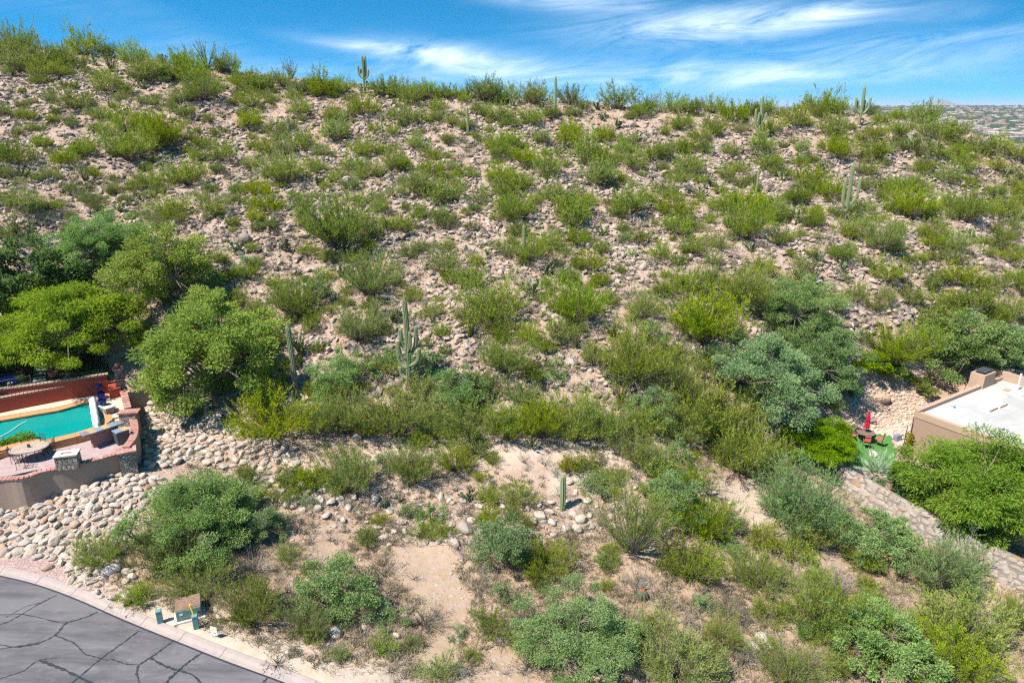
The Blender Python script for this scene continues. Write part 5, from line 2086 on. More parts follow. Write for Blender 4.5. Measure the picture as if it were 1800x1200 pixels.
def pot(loc, r0, h, mat, label, leaves=None, group=None, seed=1, lm=None):
    t = thing("plant_pot", label, 'pot', loc, 0, group)
    MB().lathe([(0.62 * r0, 0), (0.9 * r0, 0.35 * h), (r0, 0.75 * h), (0.9 * r0, 0.92 * h), (1.02 * r0, 0.95 * h), (1.02 * r0, h), (0.86 * r0, h), (0.84 * r0, 0.86 * h), (0.05 * r0, 0.85 * h)], n=18).build("body", mat, t, smooth=False)
    if leaves:
        r = np.random.default_rng(seed)
        n = leaves
        ph = np.arange(n) * 2.4
        inc = R(15) + R(55) * np.arange(n) / n
        D = np.stack([np.sin(inc) * np.cos(ph), np.sin(inc) * np.sin(ph), np.cos(inc)], -1)
        v, f = leaf_arrays(np.repeat([[0, 0, 0.85 * h]], n, 0), D, 1.5 * r0 * (0.8 + 0.4 * r.random(n)), np.full(n, 0.28 * r0), r)
        ob("plant", npmesh("plant", v, f, lm or "pot_blue", tone=np.full(len(v), 0.5)), t)
    return t


def build_pool():
    Z = CZ
    r = np.random.default_rng(17)
    # paved platform
    mb = MB().prism([tuple(p) for p in PATIO], Z - 22.4, Z - 19.6)
    tag(mb.build("patio_floor", "patio_pavers"), kind='structure')
    deck = poly([(-60, 742), (0, 731.5), (104, 714), (151, 702), (166, 700), (184, 705), (193, 735), (214, 731), (222, 712), (213, 684), (190, 688), (128, 697), (0, 722), (-60, 736)], -19.16)
    tag(MB().prism(deck, Z - 19.61, Z - 19.16).build("pool_deck_floor", "deck_cream"), kind='structure')
    # pool: coping ring, basin wall, water
    inner = [(-60, 755), (0, 738.7), (104, 720.7), (149.5, 707.7), (162, 708), (177.6, 713), (185, 738), (164.6, 750), (132, 760.4), (79, 772.7), (58, 770.5), (0, 783), (-60, 798)]
    outer = [(-60, 748), (0, 732.2), (104, 714.6), (151.6, 702.6), (165, 701), (183, 706), (198, 736), (173, 755), (134, 767), (77, 781), (50, 779), (0, 792), (-60, 808)]
    zi = -19.12
    pi, po = poly(inner, zi), poly(outer, zi)
    pool = thing("swimming_pool", "turquoise swimming pool with orange coping on the raised terrace", 'pool', (0, 0, 0))
    n = len(pi)
    seg = MB()
    for i in range(n - 1):
        a, b, c, d = po[i], po[i + 1], pi[i + 1], pi[i]
        L = math.hypot(b[0] - a[0], b[1] - a[1])
        m = max(1, int(L / 1.0))
        for j in range(m):
            u0, u1 = (j + 0.006) / m, (j + 1 - 0.006) / m

            def lp(p, q, u):
                return (p[0] + (q[0] - p[0]) * u, p[1] + (q[1] - p[1]) * u)
            near_side = i >= 6
            k = MB().prism([lp(a, b, u0), lp(a, b, u1), lp(d, c, u1), lp(d, c, u0)], Z - (19.62 if near_side else 19.30), Z + zi)
            k.build("coping_stone", "coping_orange", pool)
    tile = MB()
    for i in range(n - 1):
        tile.raw([(pi[i][0], pi[i][1], Z - 19.60), (pi[i + 1][0], pi[i + 1][1], Z - 19.60), (pi[i + 1][0], pi[i + 1][1], Z - 19.2), (pi[i][0], pi[i][1], Z - 19.2)], [(0, 1, 2, 3)])
    tile.build("tile_band", "slate_blue", pool)
    MB().raw([(p[0], p[1], Z - 19.30) for p in pi], [tuple(range(n))]).build("water", "pool_water", pool)
    # cleaner hose floating on the water
    h = [V(*q, -19.27) for q in ((-20, 776), (0, 768), (20, 757), (35, 746), (47, 740))]
    MB().tube(h, 0.035, 6).build("pool_hose", "white_plastic")
    tag(bpy.data.objects["pool_hose"], "white pole floating across the turquoise pool", 'hose')
    # cover roller
    a, b = V(162, 700, -18.75), V(170, 749, -18.85)
    t = thing("cover_roller", "white pool cover roller lying across the narrow end of the pool", 'pool cover', (0, 0, 0))
    m = [a + (b - a) * u for u in np.linspace(0, 1, 14)]
    rad = [0.10 if i in (0, 13) else 0.21 + 0.02 * math.sin(i * 2.1) for i in range(14)]
    MB().tube(m, rad, 12).build("roll", "white_plastic", t, smooth=True)
    for p in (a, b):
        MB().box((p[0], p[1], p[2] - 0.2), (0.16, 0.4, 0.5), 0.7).build("stand", "white_plastic", t, bevel=0.02)
    # patio front wall with its brick coping
    front = poly([(-40, 846), (20, 838), (44, 840), (66, 826), (100, 822), (140, 813), (175, 804), (206, 795)], -19.45)
    wall_along("patio_wall", "curved tan stucco retaining wall below the brick patio", front, Z - 19.45, Z - 22.4, 0.34, "stucco_tan", 0.42, 4)
    right = poly([(222, 783), (233, 772), (237, 757), (236, 742), (229, 727)], -19.1)
    wall_along("bar_wall", "curved brick-capped wall behind the outdoor bar", right, Z - 19.1, Z - 22.3, 0.34, "stucco_tan", 0.44, 4)
    up = poly([(224, 715), (219, 695), (213, 676)], -18.75)
    wall_along("pool_side_wall", "brick-capped wall between the pool deck and the boulders", up, Z - 18.75, Z - 22.0, 0.34, "stucco_tan", 0.44, 1)
    # piers
    for (px, py, zt, sx, sy, label, ang) in ((221, 790, -19.22, 1.0, 0.75, "stone-clad pier at the patio corner", 0.5), (225, 722, -18.6, 1.15, 0.62, "stone-clad pier with brick cap beside the pool steps", 0.18)):
        p = V(px, py, zt)
        t = thing("stone_pier", label, 'pier', (p[0], p[1], 0), ang)
        MB().box((0, 0, Z + zt - 1.65), (sx * 0.88, sy * 0.88, 3.1)).build("shaft", "stone_clad", t)
        bm = MB().box((0, 0, 0), (0.2, sy / 2 + .02, 0.09)).mesh("cap_brick", "brick_red")
        for i in range(int(sx / 0.21) + 1):
            for j in (-1, 1):
                ob("cap_brick", bm, t, (-sx / 2 + 0.1 + 0.21 * i, j * (sy / 4 + .012), Z + zt - 0.045))
    for (px, py, zt, label) in ((210, 665, -18.0, "brick garden pier with a clay ball beside the red block"), (207, 648, -17.3, "brick garden pier highest behind the red block")):
        p = V(px, py, zt)
        t = thing("brick_pier", label, 'pier', (p[0], p[1], 0), 0.6)
        MB().box((0, 0, Z + zt - 0.9), (0.5, 0.5, 1.7)).build("shaft", "stone_clad", t)
        MB().box((0, 0, Z + zt - 0.0), (0.66, 0.66, 0.11)).build("cap", "brick_red", t, bevel=0.02)
        MB().lathe([(0.10, 0), (0.2, 0.1), (0.22, 0.22), (0.14, 0.36), (0.03, 0.4)], (0, 0, Z + zt + 0.05), 12).build("ball", "pot_red", t, smooth=True)
    # cooler enclosure with its condenser
    bk = poly([(222, 659), (257, 652)], -18.6)
    sd2 = poly([(258, 655), (261, 677)], -18.6)
    fr = poly([(226, 687), (258, 680)], -18.6)
    wall_along("enclosure_wall", "brick-capped rear wall of the condenser enclosure", bk, Z - 18.6, Z - 21, 0.25, "stucco_mauve", 0.34, 0, group="walls of the condenser enclosure")
    wall_along("enclosure_wall", "brick-capped side wall of the condenser enclosure by the boulders", sd2, Z - 18.6, Z - 21.4, 0.25, "stucco_tan", 0.40, 0, group="walls of the condenser enclosure")
    wall_along("enclosure_wall", "tan front wall of the condenser enclosure", fr, Z - 18.6, Z - 21.8, 0.25, "stucco_tan", 0.34, 0, group="walls of the condenser enclosure")
    fl = poly([(222, 659), (258, 652), (260, 680), (226, 687)], -18.6)
    tag(MB().prism(fl, Z - 21.6, Z - 19.75).build("enclosure_floor", "concrete_pale"), kind='structure')
    p = V(239, 680, -19.75)
    t = thing("air_conditioner", "round dark air conditioner with pale rim in the brick-capped enclosure", 'air conditioner', p)
    MB().lathe([(0.40, 0), (0.42, 0.05), (0.42, 0.78), (0.40, 0.8)], n=20).build("body", "ac_metal", t)
    MB().lathe([(0.36, 0.8), (0.44, 0.8), (0.44, 0.90), (0.33, 0.93), (0.30, 0.84)], n=20).build("rim", "ac_top", t)
    fb = MB()
    for a in range(4):
        fb.box((0.12 * math.cos(a * 1.57), 0.12 * math.sin(a * 1.57), 0.86), (0.26, 0.1, 0.01), a * 1.57)
    fb.build("fan", "ac_metal", t)
    for a in range(8):
        MB().tube([(0.43 * math.cos(a * .785), 0.43 * math.sin(a * .785), 0.05), (0.43 * math.cos(a * .785), 0.43 * math.sin(a * .785), 0.8)], 0.012, 4).build("guard_bar", "ac_top", t)
    # red garden walls
    lowr = poly([(-60, 737), (0, 724), (128, 699)], -19.16)
    wall_along("garden_wall", "lower red stucco wall behind the pool", lowr, Z - 18.13, Z - 21, 0.30, "stucco_red", 0.36, 0, "stucco_tan")
    upr = poly([(-60, 690), (65, 674), (187, 656)], -17.72)
    wall_along("garden_wall", "upper red stucco wall under the feathery tree", upr, Z - 17.72, Z - 20.5, 0.30, "stucco_red", 0.36, 0, "stucco_tan")
    blk = poly([(191, 687), (212, 682), (209, 668), (190, 672)], -18.55)
    t = tag(MB().prism(blk, Z - 20.0, Z - 18.5).build("planter_block", "stucco_red"), "low red stucco block beside the brick garden piers", 'planter')
    # terrace between the red walls and the grey steps
    ter = poly([(-60, 714), (0, 700), (123, 676), (121, 670), (66, 681), (-60, 697)], -18.4)
    tag(MB().prism(ter, Z - 20.5, Z - 18.4).build("upper_path", "concrete_pale"), kind='structure')
    for i, (z, a, b, c, d) in enumerate(((-18.95, (127, 694), (214, 676), (212, 668), (126, 686)), (-18.74, (126, 688), (212, 671), (210, 664), (125, 681)), (-18.53, (125, 682), (190, 669), (188, 661), (124, 674)))):
        tag(MB().prism(poly([a, b, c, d], z), Z - 20.4, Z + z).build("stair_path", "concrete_pale"), kind='structure')
    for i, (z, a, b, c, d) in enumerate(((-19.30, (197, 738), (216, 733), (217, 739), (191, 746)), (-19.45, (191, 745), (217, 738), (217, 745), (186, 752)))):
        tag(MB().prism(poly([a, b, c, d], z), Z - 19.7, Z + z).build("step_path", "deck_cream"), kind='structure')
    # railing on the lower wall
    rl = np.array(poly([(-50, 706), (0, 694), (58, 683)], -18.13))
    t = thing("railing", "dark iron railing on the lower red wall behind the pool", 'railing', (0, 0, 0))
    q = dense(rl, 0.13)
    for z in (0.12, 0.95):
        MB().tube([(p[0], p[1], Z - 18.13 + z) for p in q[::6]] + [(q[-1][0], q[-1][1], Z - 18.13 + z)], 0.03, 6).build("rail", "rail_dark", t)
    bm = MB().tube([(0, 0, 0.12), (0, 0, 0.95)], 0.014, 5).mesh("baluster", "rail_dark")
    pm = MB().box((0, 0, 0.5), (0.07, 0.07, 1.0)).mesh("post", "rail_dark")
    for i, p in enumerate(q):
        ob("post" if i % 16 == 0 or i == len(q) - 1 else "baluster", pm if i % 16 == 0 or i == len(q) - 1 else bm, t, (p[0], p[1], Z - 18.13))
    # blue pots
    for i, (px, py, z, lb) in enumerate(((175, 682, -18.74, "blue glazed pot with spiky plant on the grey steps"), (178.5, 700, -19.16, "blue glazed pot with spiky plant, middle of the pot row"), (181, 712, -18.7, "blue glazed pot on the stone pedestal at the pool corner"))):
        pot(V(px, py, z), 0.26, 0.42, "pot_blue", lb, 16, "blue glazed pots by the pool", 5 + i, "pot_blue")
    p = V(186, 712, -18.7)
    t = thing("pedestal", "stone-clad pedestal at the pool corner carrying a blue pot", 'pedestal', (p[0], p[1], 0), 0.95)
    MB().box((0, -0.15, Z - 19.2), (0.6, 0.9, 0.86)).build("shaft", "stone_clad", t)
    MB().box((0, -0.15, Z - 18.73), (0.68, 0.98, 0.07)).build("cap", "concrete_pale", t)
    # planter with a clipped hedge at the near side of the pool
    pl = poly([(-60, 818), (0, 795), (52, 780), (58, 772), (0, 780), (-60, 795)], -19.2)
    t = thing("hedge_planter", "low orange planter with clipped green hedge at the pool's edge", 'planter', (0, 0, 0))
    MB().prism(pl, Z - 19.62, Z - 19.25).build("box", "coping_orange", t)
    C = []
    for a, b, w in ((-30, 793, 0.5), (0, 784, 0.42), (12, 781, 0.30), (22, 778, 0.34), (32, 776, 0.50), (44, 773, 0.55), (53, 772, 0.42)):
        p = V(a, b, -19.2)
        g = norm(r.normal(size=(420, 3))) * r.random((420, 1)) ** 0.4 * w * np.array([1, 1, 0.85])
        C.append(p + g + np.array([0, 0, 0.28 * w]))
    C = np.concatenate(C)
    v, f = leaf_arrays(C, r.normal(size=C.shape) + np.array([0, 0, 0.4]), np.full(len(C), 0.10), np.full(len(C), 0.06), r)
    ob("hedge", npmesh("hedge", v, f, "leaf_bright", tone=np.repeat(r.random(len(C)) * 0.6, 4)), t)
    # dining table
    p = V(56, 806, -19.6)
    t = thing("patio_table", "oval stone-topped patio table beside the hedge planter", 'table', p, 0.45)
    mb = MB().lathe([(1.0, 0.70), (1.02, 0.72), (1.02, 0.755), (0.9, 0.76), (0.02, 0.76)], n=28)
    mb.v = [(x * 0.98, y * 0.72, z) for x, y, z in mb.v]
    mb.build("tabletop", "table_stone", t)
    mb = MB().lathe([(1.03, 0.69), (1.05, 0.72), (1.03, 0.75)], n=28)
    mb.v = [(x * 0.985, y * 0.725, z) for x, y, z in mb.v]
    mb.build("table_edge", "slate_top", t)
    for a in range(4):
        c, s = math.cos(a * 1.571 + .6), math.sin(a * 1.571 + .6)
        MB().tube([(0.62 * c, 0.45 * s, 0.7), (0.40 * c, 0.3 * s, 0.35), (0.66 * c, 0.5 * s, 0.0)], 0.025, 6).build("leg", "iron_dark", t)
    MB().box((0, 0, 0.83), (0.13, 0.10, 0.24)).build("lantern", "iron_dark")
    o = bpy.data.objects["lantern"]
    o.location = p
    tag(o, "small dark lantern standing on the oval patio table", 'lantern')
    for (px, py, a, lb) in ((30, 811, 0.45, "iron chair at the far left end of the oval table"), (89, 797, 3.4, "iron chair at the bar end of the oval table"), (40, 822, 1.9, "iron chair nearest the patio coping"), (72, 790, -1.9, "iron chair between the oval table and the pool")):
        iron_chair(V(px, py, -19.6), a, lb, "iron chairs round the oval table")
    # fire-pit block
    p = V(122, 822, -19.6)
    t = thing("fire_pit", "stone-clad fire pit block with a grey slab top on the patio edge", 'fire pit', p, 0.28)
    MB().box((0, 0.1, 0.42), (1.12, 0.72, 0.84)).build("body", "stone_clad", t)
    s = MB()
    s.box((0, 0.36, 0.88), (1.22, 0.28, 0.08)).box((0, -0.16, 0.88), (1.22, 0.28, 0.08)).box((-0.44, 0.1, 0.88), (0.34, 0.24, 0.078)).box((0.44, 0.1, 0.88), (0.34, 0.24, 0.078))
    s.build("slab", "concrete_pale", t)
    MB().box((0, 0.1, 0.85), (0.54, 0.24, 0.02)).build("burner", "slate_ochre", t)
    # bar
    a, b = V(158, 790, -19.6), V(213, 771, -19.6)
    d = b - a
    L = float(np.hypot(d[0], d[1]))
    ang = math.atan2(d[1], d[0])
    c = (a + b) / 2
    t = thing("bar_counter", "outdoor bar with mauve front and slate tile top", 'bar', (c[0], c[1], Z - 19.6), ang)
    MB().box((0.1, 0.15, 0.5), (L * 0.86, 0.25, 1.0)).build("front_panel", "stucco_mauve", t)
    w = (L + 0.5) / 6
    for i in range(6):
        MB().box((-L / 2 - 0.25 + w * (i + 0.5), 0.12, 1.04), (w - 0.012, 0.66, 0.07)).build("slate_tile", ("slate_top", "slate_ochre", "slate_blue", "slate_ochre", "slate_blue", "slate_top")[i], t)
    p = V(216, 777, -19.6)
    t = thing("grill_counter", "small slate-topped grill counter in the bend of the bar wall", 'counter', p, ang)
    MB().box((0, 0, 0.4), (0.75, 0.6, 0.8)).build("base", "ac_metal", t)
    for i in (-1, 1):
        MB().box((0.2 * i, 0, 0.83), (0.39, 0.66, 0.06)).build("slate_tile", "slate_blue" if i < 0 else "slate_ochre", t)
    # upper garden under the tree
    g = [tuple(q) for q in GARDEN]
    gm = MB().prism(g, Z - 20, Z - 18.0)
    tag(gm.build("garden_ground", "garden_soil"), kind='structure')
    for i, (px, py) in enumerate(((69, 669), (69, 664), (70, 657), (71, 650), (72, 643))):
        p = V(px, py, -17.99)
        tag(MB().box((0, 0, 0.02), (0.75, 0.36, 0.05), 0.35).build("stepping_stone", "concrete_pale", None, bevel=0.01, loc=p), ["pale stepping stone nearest the red wall", "second stepping stone from the red wall", "third stepping stone from the red wall", "fourth stepping stone from the red wall", "last stepping stone under the feathery tree"][i], 'stepping stone', "stepping stones in the upper garden")
    pot(V(37, 670, -18.0), 0.33, 0.52, "pot_green", "lime green plant pot beside the dark iron railing", 9, None, 3, "flower_red")
    pot(V(95, 664, -18.0), 0.34, 0.5, "pot_red", "glossy brown-red plant pot beside the stepping stones", None)
    p = V(8, 672, -18.0)
    t = thing("covered_lounger", "blue covered lounger beside the stone house corner", 'lounger', p, 0.5)
    MB().box((-0.3, 0, 0.3), (2.2, 0.8, 0.35)).build("cover", "cover_blue", t, bevel=0.06)
    for x in (-1.2, 0.6):
        MB().box((x, 0, 0.07), (0.08, 0.7, 0.14)).build("leg", "white_plastic", t)
    for i, (px, py, m, lb) in enumerate(((19, 677, "slate_blue", "small blue toy on the ground by the railing"), (26, 675, "pot_blue", "small violet-blue cushion on the ground by the railing"))):
        tag(MB().box((0, 0, 0.12), (0.35, 0.3, 0.22), 0.6).build("garden_cushion", m, None, bevel=0.05, loc=V(px, py, -18.0)), lb, 'cushion')
    # stone corner of the neighbour's house
    p = V(-8, 668, -18.0)
    t = thing("stone_house", "stone-clad house corner with white parapet at the photo's edge above the pool", 'house', (p[0], p[1], Z - 18.2), 0.75)
    MB().box((-3.2, 1.2, 1.7), (6.4, 5.0, 3.6)).build("wall", "stone_clad", t)
    MB().box((-3.2, 1.2, 3.62), (6.7, 5.3, 0.24)).build("parapet", "white_plastic", t)


build_pool()

# ------------------------------------------------------------------ the house on the other side, its yard and wall


def build_house():
    Z = CZ
    zr = -20.6
    C0 = V(1609, 719, zr)
    ang = 0.555
    u = np.array([math.cos(ang), math.sin(ang)])
    v = np.array([math.sin(ang), -math.cos(ang)])

    def W(a, b):
        return (C0[0] + u[0] * a + v[0] * b, C0[1] + u[1] * a + v[1] * b)

    def rect(a0, b0, a1, b1):
        return [W(a0, b0), W(a1, b0), W(a1, b1), W(a0, b1)]
    h = thing("house", "tan stucco house with flat white roof and tan parapets", 'house', (0, 0, 0))
    LX, LY = 21.0, 14.0
    base = Z - 24.6
    MB().prism(rect(0.04, 0.04, LX - 0.04, 7.2), base, Z + zr - 0.36).build("wall", "stucco_house", h)
    MB().prism(rect(0.3, 0.3, LX - 0.3, 7.0), Z + zr - 0.36, Z + zr - 0.26).build("roof", "roof_white", h)
    pw = 0.32

    def par(a0, b0, a1, b1, z0, z1, m="parapet_tan"):
        MB().prism(rect(a0, b0, a1, b1), z0, z1).build("parapet", m, h)
    par(0, 0, LX, pw, Z + zr - 0.6, Z + zr + 0.02)
    par(0, pw, pw, 7.25, Z + zr - 0.6, Z + zr - 0.14)
    par(pw, 6.95, 5.6, 7.25, Z + zr - 0.6, Z + zr - 0.14)
    par(5.6, 5.2, 5.9, 7.25, Z + zr - 0.6, Z + zr - 0.0)
    par(5.9, 5.2, 12, 5.5, Z + zr - 0.6, Z + zr - 0.0)
    # raised block at the rear
    MB().prism(rect(12.2, -1.2, 20, 3.6), base, Z + zr + 0.1).build("wall", "stucco_house", h)
    MB().prism(rect(12.5, -0.9, 19.7, 3.3), Z + zr + 0.1, Z + zr + 0.2).build("roof", "roof_white", h)
    for (a0, b0, a1, b1) in ((12.15, -1.25, 20.05, -0.9), (12.15, 3.3, 20.05, 3.65), (12.15, -0.9, 12.5, 3.3), (19.7, -0.9, 20.05, 3.3)):
        par(a0, b0, a1, b1, Z + zr - 0.3, Z + zr + 0.45)
    # lower wing with its own roof in front
    MB().prism(rect(3.5, 7.3, LX, 13.0), base, Z + zr - 1.0).build("wall", "stucco_house", h)
    MB().prism(rect(3.4, 7.26, LX, 13.2), Z + zr - 1.0, Z + zr - 0.86).build("roof", "roof_white", h)
    par(3.2, 12.9, LX, 13.25, Z + zr - 1.5, Z + zr - 0.7)
    par(3.2, 7.3, 3.5, 12.9, Z + zr - 1.5, Z + zr - 0.7)
    MB().prism(rect(5.0, 13.0, 15.0, 13.06), base + 0.9, Z + zr - 1.7).build("shade_panel", "stucco_mauve", h)
    for i in range(3):
        w = MB().prism(rect(6.0 + i * 4.6, 13.062, 8.4 + i * 4.6, 13.10), base + 1.2, base + 2.5).build("window", "chimney_metal", h)
        MB().prism(rect(5.9 + i * 4.6, 13.06, 8.5 + i * 4.6, 13.12), base + 1.1, base + 1.19).build("sill", "concrete_pale", w)

    def chimney(a, b, sa, sb, ht, z0):
        c = MB().prism(rect(a, b, a + sa, b + sb), z0, z0 + ht).build("chimney", "parapet_tan", h)
        MB().prism(rect(a + .25, b + .25, a + sa - .25, b + sb - .25), z0 + ht, z0 + ht + 0.10).build("flue", "chimney_metal", c)
        MB().prism(rect(a + .15, b + .15, a + sa - .15, b + sb - .15), z0 + ht + 0.16, z0 + ht + 0.2).build("rain_cap", "chimney_metal", c)
    chimney(8.8, -0.65, 1.75, 1.05, 1.2, Z + zr - 0.35)
    chimney(4.6, 5.3, 1.2, 1.2, 1.2, Z + zr - 0.3)
    for a, b, s in ((4.7, 2.0, 0.8), (6.1, 2.1, 0.75)):
        k = MB().prism(rect(a, b, a + s * 1.25, b + s), Z + zr - 0.26, Z + zr - 0.1).build("skylight", "white_plastic", h)
        MB().prism(rect(a - 0.05, b + s, a + s * 1.25 + 0.05, b + s + 0.08), Z + zr - 0.25, Z + zr - 0.12).build("frame", "parapet_tan", k)
    p = W(11.0, 1.9)
    MB().tube([(p[0], p[1], Z + zr - 0.3), (p[0], p[1], Z + zr + 1.1)], 0.07, 8).build("vent_pipe", "white_plastic", h)
    for a, b, s_ in ((2.2, 4.6, 0.32), (7.8, 4.2, 0.26), (13.5, 5.0, 0.34), (9.6, 2.9, 0.22), (3.2, 1.0, 0.2)):
        p = W(a, b)
        MB().lathe([(s_ * .5, 0), (s_ * .5, 0.22), (s_ * .75, 0.24), (s_ * .7, 0.34), (0.02, 0.38)], (p[0], p[1], Z + zr - 0.28), 10).build("roof_vent", "ac_top", h)
    MB().prism(rect(7.6, 1.0, 9.0, 2.2), Z + zr - 0.26, Z + zr - 0.245).build("patch", "concrete_pale", h)
    MB().prism(rect(2.0, 5.6, 3.6, 6.3), Z + zr - 0.26, Z + zr - 0.247).build("patch", "deck_cream", h)
    p = W(10.2, 1.5)
    MB().box((p[0], p[1], Z + zr - 0.24), (0.6, 0.35, 0.05), ang).build("scupper", "slate_ochre", h)
    MB().prism(rect(-0.0, -0.03, 0.12, 0.0), base, Z + zr - 0.7).build("downspout", "parapet_tan", h)

    # lawn and gravel path
    lawn = drape("lawn", [(1488, 772), (1505, 766), (1556, 762), (1566, 770), (1572, 790), (1575, 830), (1530, 832), (1488, 815)], "lawn_turf", 0.06, 0.25)
    tag(lawn, kind='structure')
    path = drape("garden_path", [(1520, 758), (1560, 752), (1605, 738), (1606, 790), (1576, 800), (1572, 778), (1562, 763), (1530, 765)], "path_gravel", 0.04, 0.25)
    tag(path, kind='structure')
    # table, umbrella, chairs
    p = GR(1519, 776)
    p[2] += 0.06
    t = thing("garden_table", "round brown garden table on the small lawn", 'table', p)
    MB().lathe([(0.60, 0.68), (0.64, 0.70), (0.64, 0.74), (0.05, 0.745)], n=24).build("tabletop", "table_dark", t)
    for a in range(4):
        c, s = math.cos(a * 1.571 + .5), math.sin(a * 1.571 + .5)
        MB().tube([(0.48 * c, 0.48 * s, 0.69), (0.50 * c, 0.50 * s, 0.0)], 0.022, 6).build("leg", "iron_dark", t)
    t = thing("patio_umbrella", "closed red umbrella standing through the round garden table", 'umbrella', p)
    MB().tube([(0, 0, 0.76), (0, 0, 2.45)], 0.02, 8).build("pole", "iron_dark", t)
    n = 16
    prof = [(0.05, 1.05), (0.20, 1.1), (0.17, 1.4), (0.14, 1.7), (0.16, 1.8), (0.10, 2.1), (0.05, 2.4), (0.02, 2.47)]
    mb = MB().lathe(prof, n=n)
    vv = np.array(mb.v)
    k = np.arange(len(vv)) % n
    vv[:, :2] *= np.where(k % 2 == 0, 1.1, 0.72)[:, None]
    mb.v = [tuple(q) for q in vv]
    mb.build("canopy", "umbrella_red", t)
    for (dx, dy, a, lb) in ((-0.95, 0.05, 0.0, "red-cushioned chair on the hill side of the round table"), (-0.35, -0.95, 1.25, "red-cushioned chair at the front of the round table"), (0.75, -0.6, 2.5, "red-cushioned chair nearest the house at the round table")):
        iron_chair((p[0] + dx, p[1] + dy, p[2]), a, lb, "red-cushioned chairs round the garden table", "cushion_red", 0.92)
    # vine on a trellis, bin
    p = GR(1590, 795)
    t = thing("trellis", "dark two-post trellis with a flowering vine against the house wall", 'trellis', p, ang)
    for x in (-0.35, 0.35):
        MB().tube([(x, 0, 0), (x, 0, 2.3)], 0.03, 5).build("post", "iron_dark", t)
    for z in (0.6, 1.2, 1.8):
        MB().tube([(-0.35, 0, z), (0.35, 0, z)], 0.015, 4).build("rung", "iron_dark", t)
    r = np.random.default_rng(4)
    C = np.column_stack([r.normal(size=500) * 0.22, r.normal(size=500) * 0.13 - 0.1, r.random(500) ** 0.8 * 1.7])
    vv, f = leaf_arrays(C, r.normal(size=C.shape), np.full(500, 0.13), np.full(500, 0.08), r)
    ob("vine", npmesh("vine", vv, f, "leaf_yellow", tone=np.repeat(r.random(500), 4)), t)
    p = GR(1577, 772)
    tag(MB().box((0, 0, 0.25), (0.5, 0.35, 0.5), 0.3).build("garden_bin", "slate_blue", None, bevel=0.03, loc=p), "small blue-grey bin on the gravel path by the house", 'bin')
    # pale flat stone and a fan palm
    p = GR(1532, 738)
    o = ob("flat_stone", npmesh("flat_stone", *RIV1[2], "rock_hill", tone=np.full(len(RIV1[2][0]), 0.3)), None, (p[0], p[1], p[2] + 0.12), 0.3, (0.75, 0.5, 0.35))
    tag(o, "flat grey stone behind the red umbrella", 'rock')
    for (px, py, w, lb, hh) in ((1540, 838, 105, "pale blue-green fan palm behind the stone wall", 0.22),):
        P = GR(px, py)
        wm = w / 1200 * float(depth(P))
        t = thing("fan_palm", lb, 'palm', P)
        MB().tube([(0, 0, -0.1), (0, 0, hh)], [0.22, 0.18], 10).build("trunk", "bark", t)
        nfr = 30
        L_ = []
        ph = np.arange(nfr) * 2.4
        for i in range(nfr):
            inc = R(12) + R(78) * (i / nfr) ** 0.8
            d = np.array([math.sin(inc) * math.cos(ph[i]), math.sin(inc) * math.sin(ph[i]), math.cos(inc)])
            st = np.array([0, 0, hh])
            ln = wm * 0.5 * (0.75 + 0.3 * r.random())
            for s in np.linspace(0.25, 1, 16):
                c = st + d * ln * s + np.array([0, 0, -0.35 * ln * s * s * math.sin(inc)])
                sd_ = norm(np.cross(d, [0, 0, 1]) + 1e-6)
                for q in (-1, 1):
                    L_.append((c, d * 0.7 + sd_ * q * 0.8 + np.array([0, 0, 0.1]), ln * 0.30 * (1.2 - 0.6 * s)))
        C = np.array([q[0] for q in L_])
        D = np.array([q[1] for q in L_])
        vv, f = leaf_arrays(C, D, np.array([q[2] for q in L_]), np.full(len(C), 0.035), r)
        ob("fronds", npmesh("fronds", vv, f, "leaf_agave", tone=np.repeat(r.random(len(C)), 4)), t)
    # dense low shrubs in the yard
    for i, (px, py, w, m, lb) in enumerate(((1525, 655, 62, "leaf_bright", "glossy bright green shrub at the upper corner of the rock garden"), (1568, 662, 44, "leaf_bright", "lime green shrub second along the top of the rock garden"),
                                            (1592, 668, 26, "leaf_bright", "small round green shrub last along the top of the rock garden"), (1478, 700, 60, "leaf_dark", "dark green shrub shading the poolward corner of the rock garden"),
                                            (1590, 872, 90, "leaf_dark", "dark hedge shrub behind the upper stone wall"), (1640, 905, 80, "leaf_dark", "dark hedge shrub behind the middle of the stone wall"),
                                            (1700, 945, 70, "leaf_dark", "dark hedge shrub under the big lime green mesquite"), (1625, 685, 50, "leaf_olive", "olive shrub between the rock garden and the chimney"))):
        P = GR(px, py)
        wm = w / 1200 * float(depth(P))
        p = crown_tree(1200 + i, clumps=46, per=120, h=0.62, trunk=0.03, leafL=0.05, leafW=0.028, clump=0.12, lobes=5)
        a, b = p.meshes("yard_shrub", m, "bark")
        t = ob("yard_shrub", None, None, tuple(P), i * 1.3, wm)
        tag(t, lb, 'shrub', "planted shrubs in the yard of the house")
        ob("branches", a, t)
        ob("foliage", b, t)
    P = GR(1377, 795)
    t = thing("flower_clump", "orange flowers at the foot of the pale rock chute", 'flowers', P)
    C = np.column_stack([r.normal(size=90) * 0.45, r.normal(size=90) * 0.3, 0.2 + 0.25 * r.random(90)])
    vv, f = leaf_arrays(C, r.normal(size=C.shape) + np.array([0, 0, 1]), np.full(90, 0.14), np.full(90, 0.12), r)
    ob("blossoms", npmesh("blossoms", vv, f, "flower_orange", tone=np.zeros(len(vv))), t)
    vv, f = leaf_arrays(C - np.array([0, 0, 0.15]), r.normal(size=C.shape), np.full(90, 0.2), np.full(90, 0.06), r)
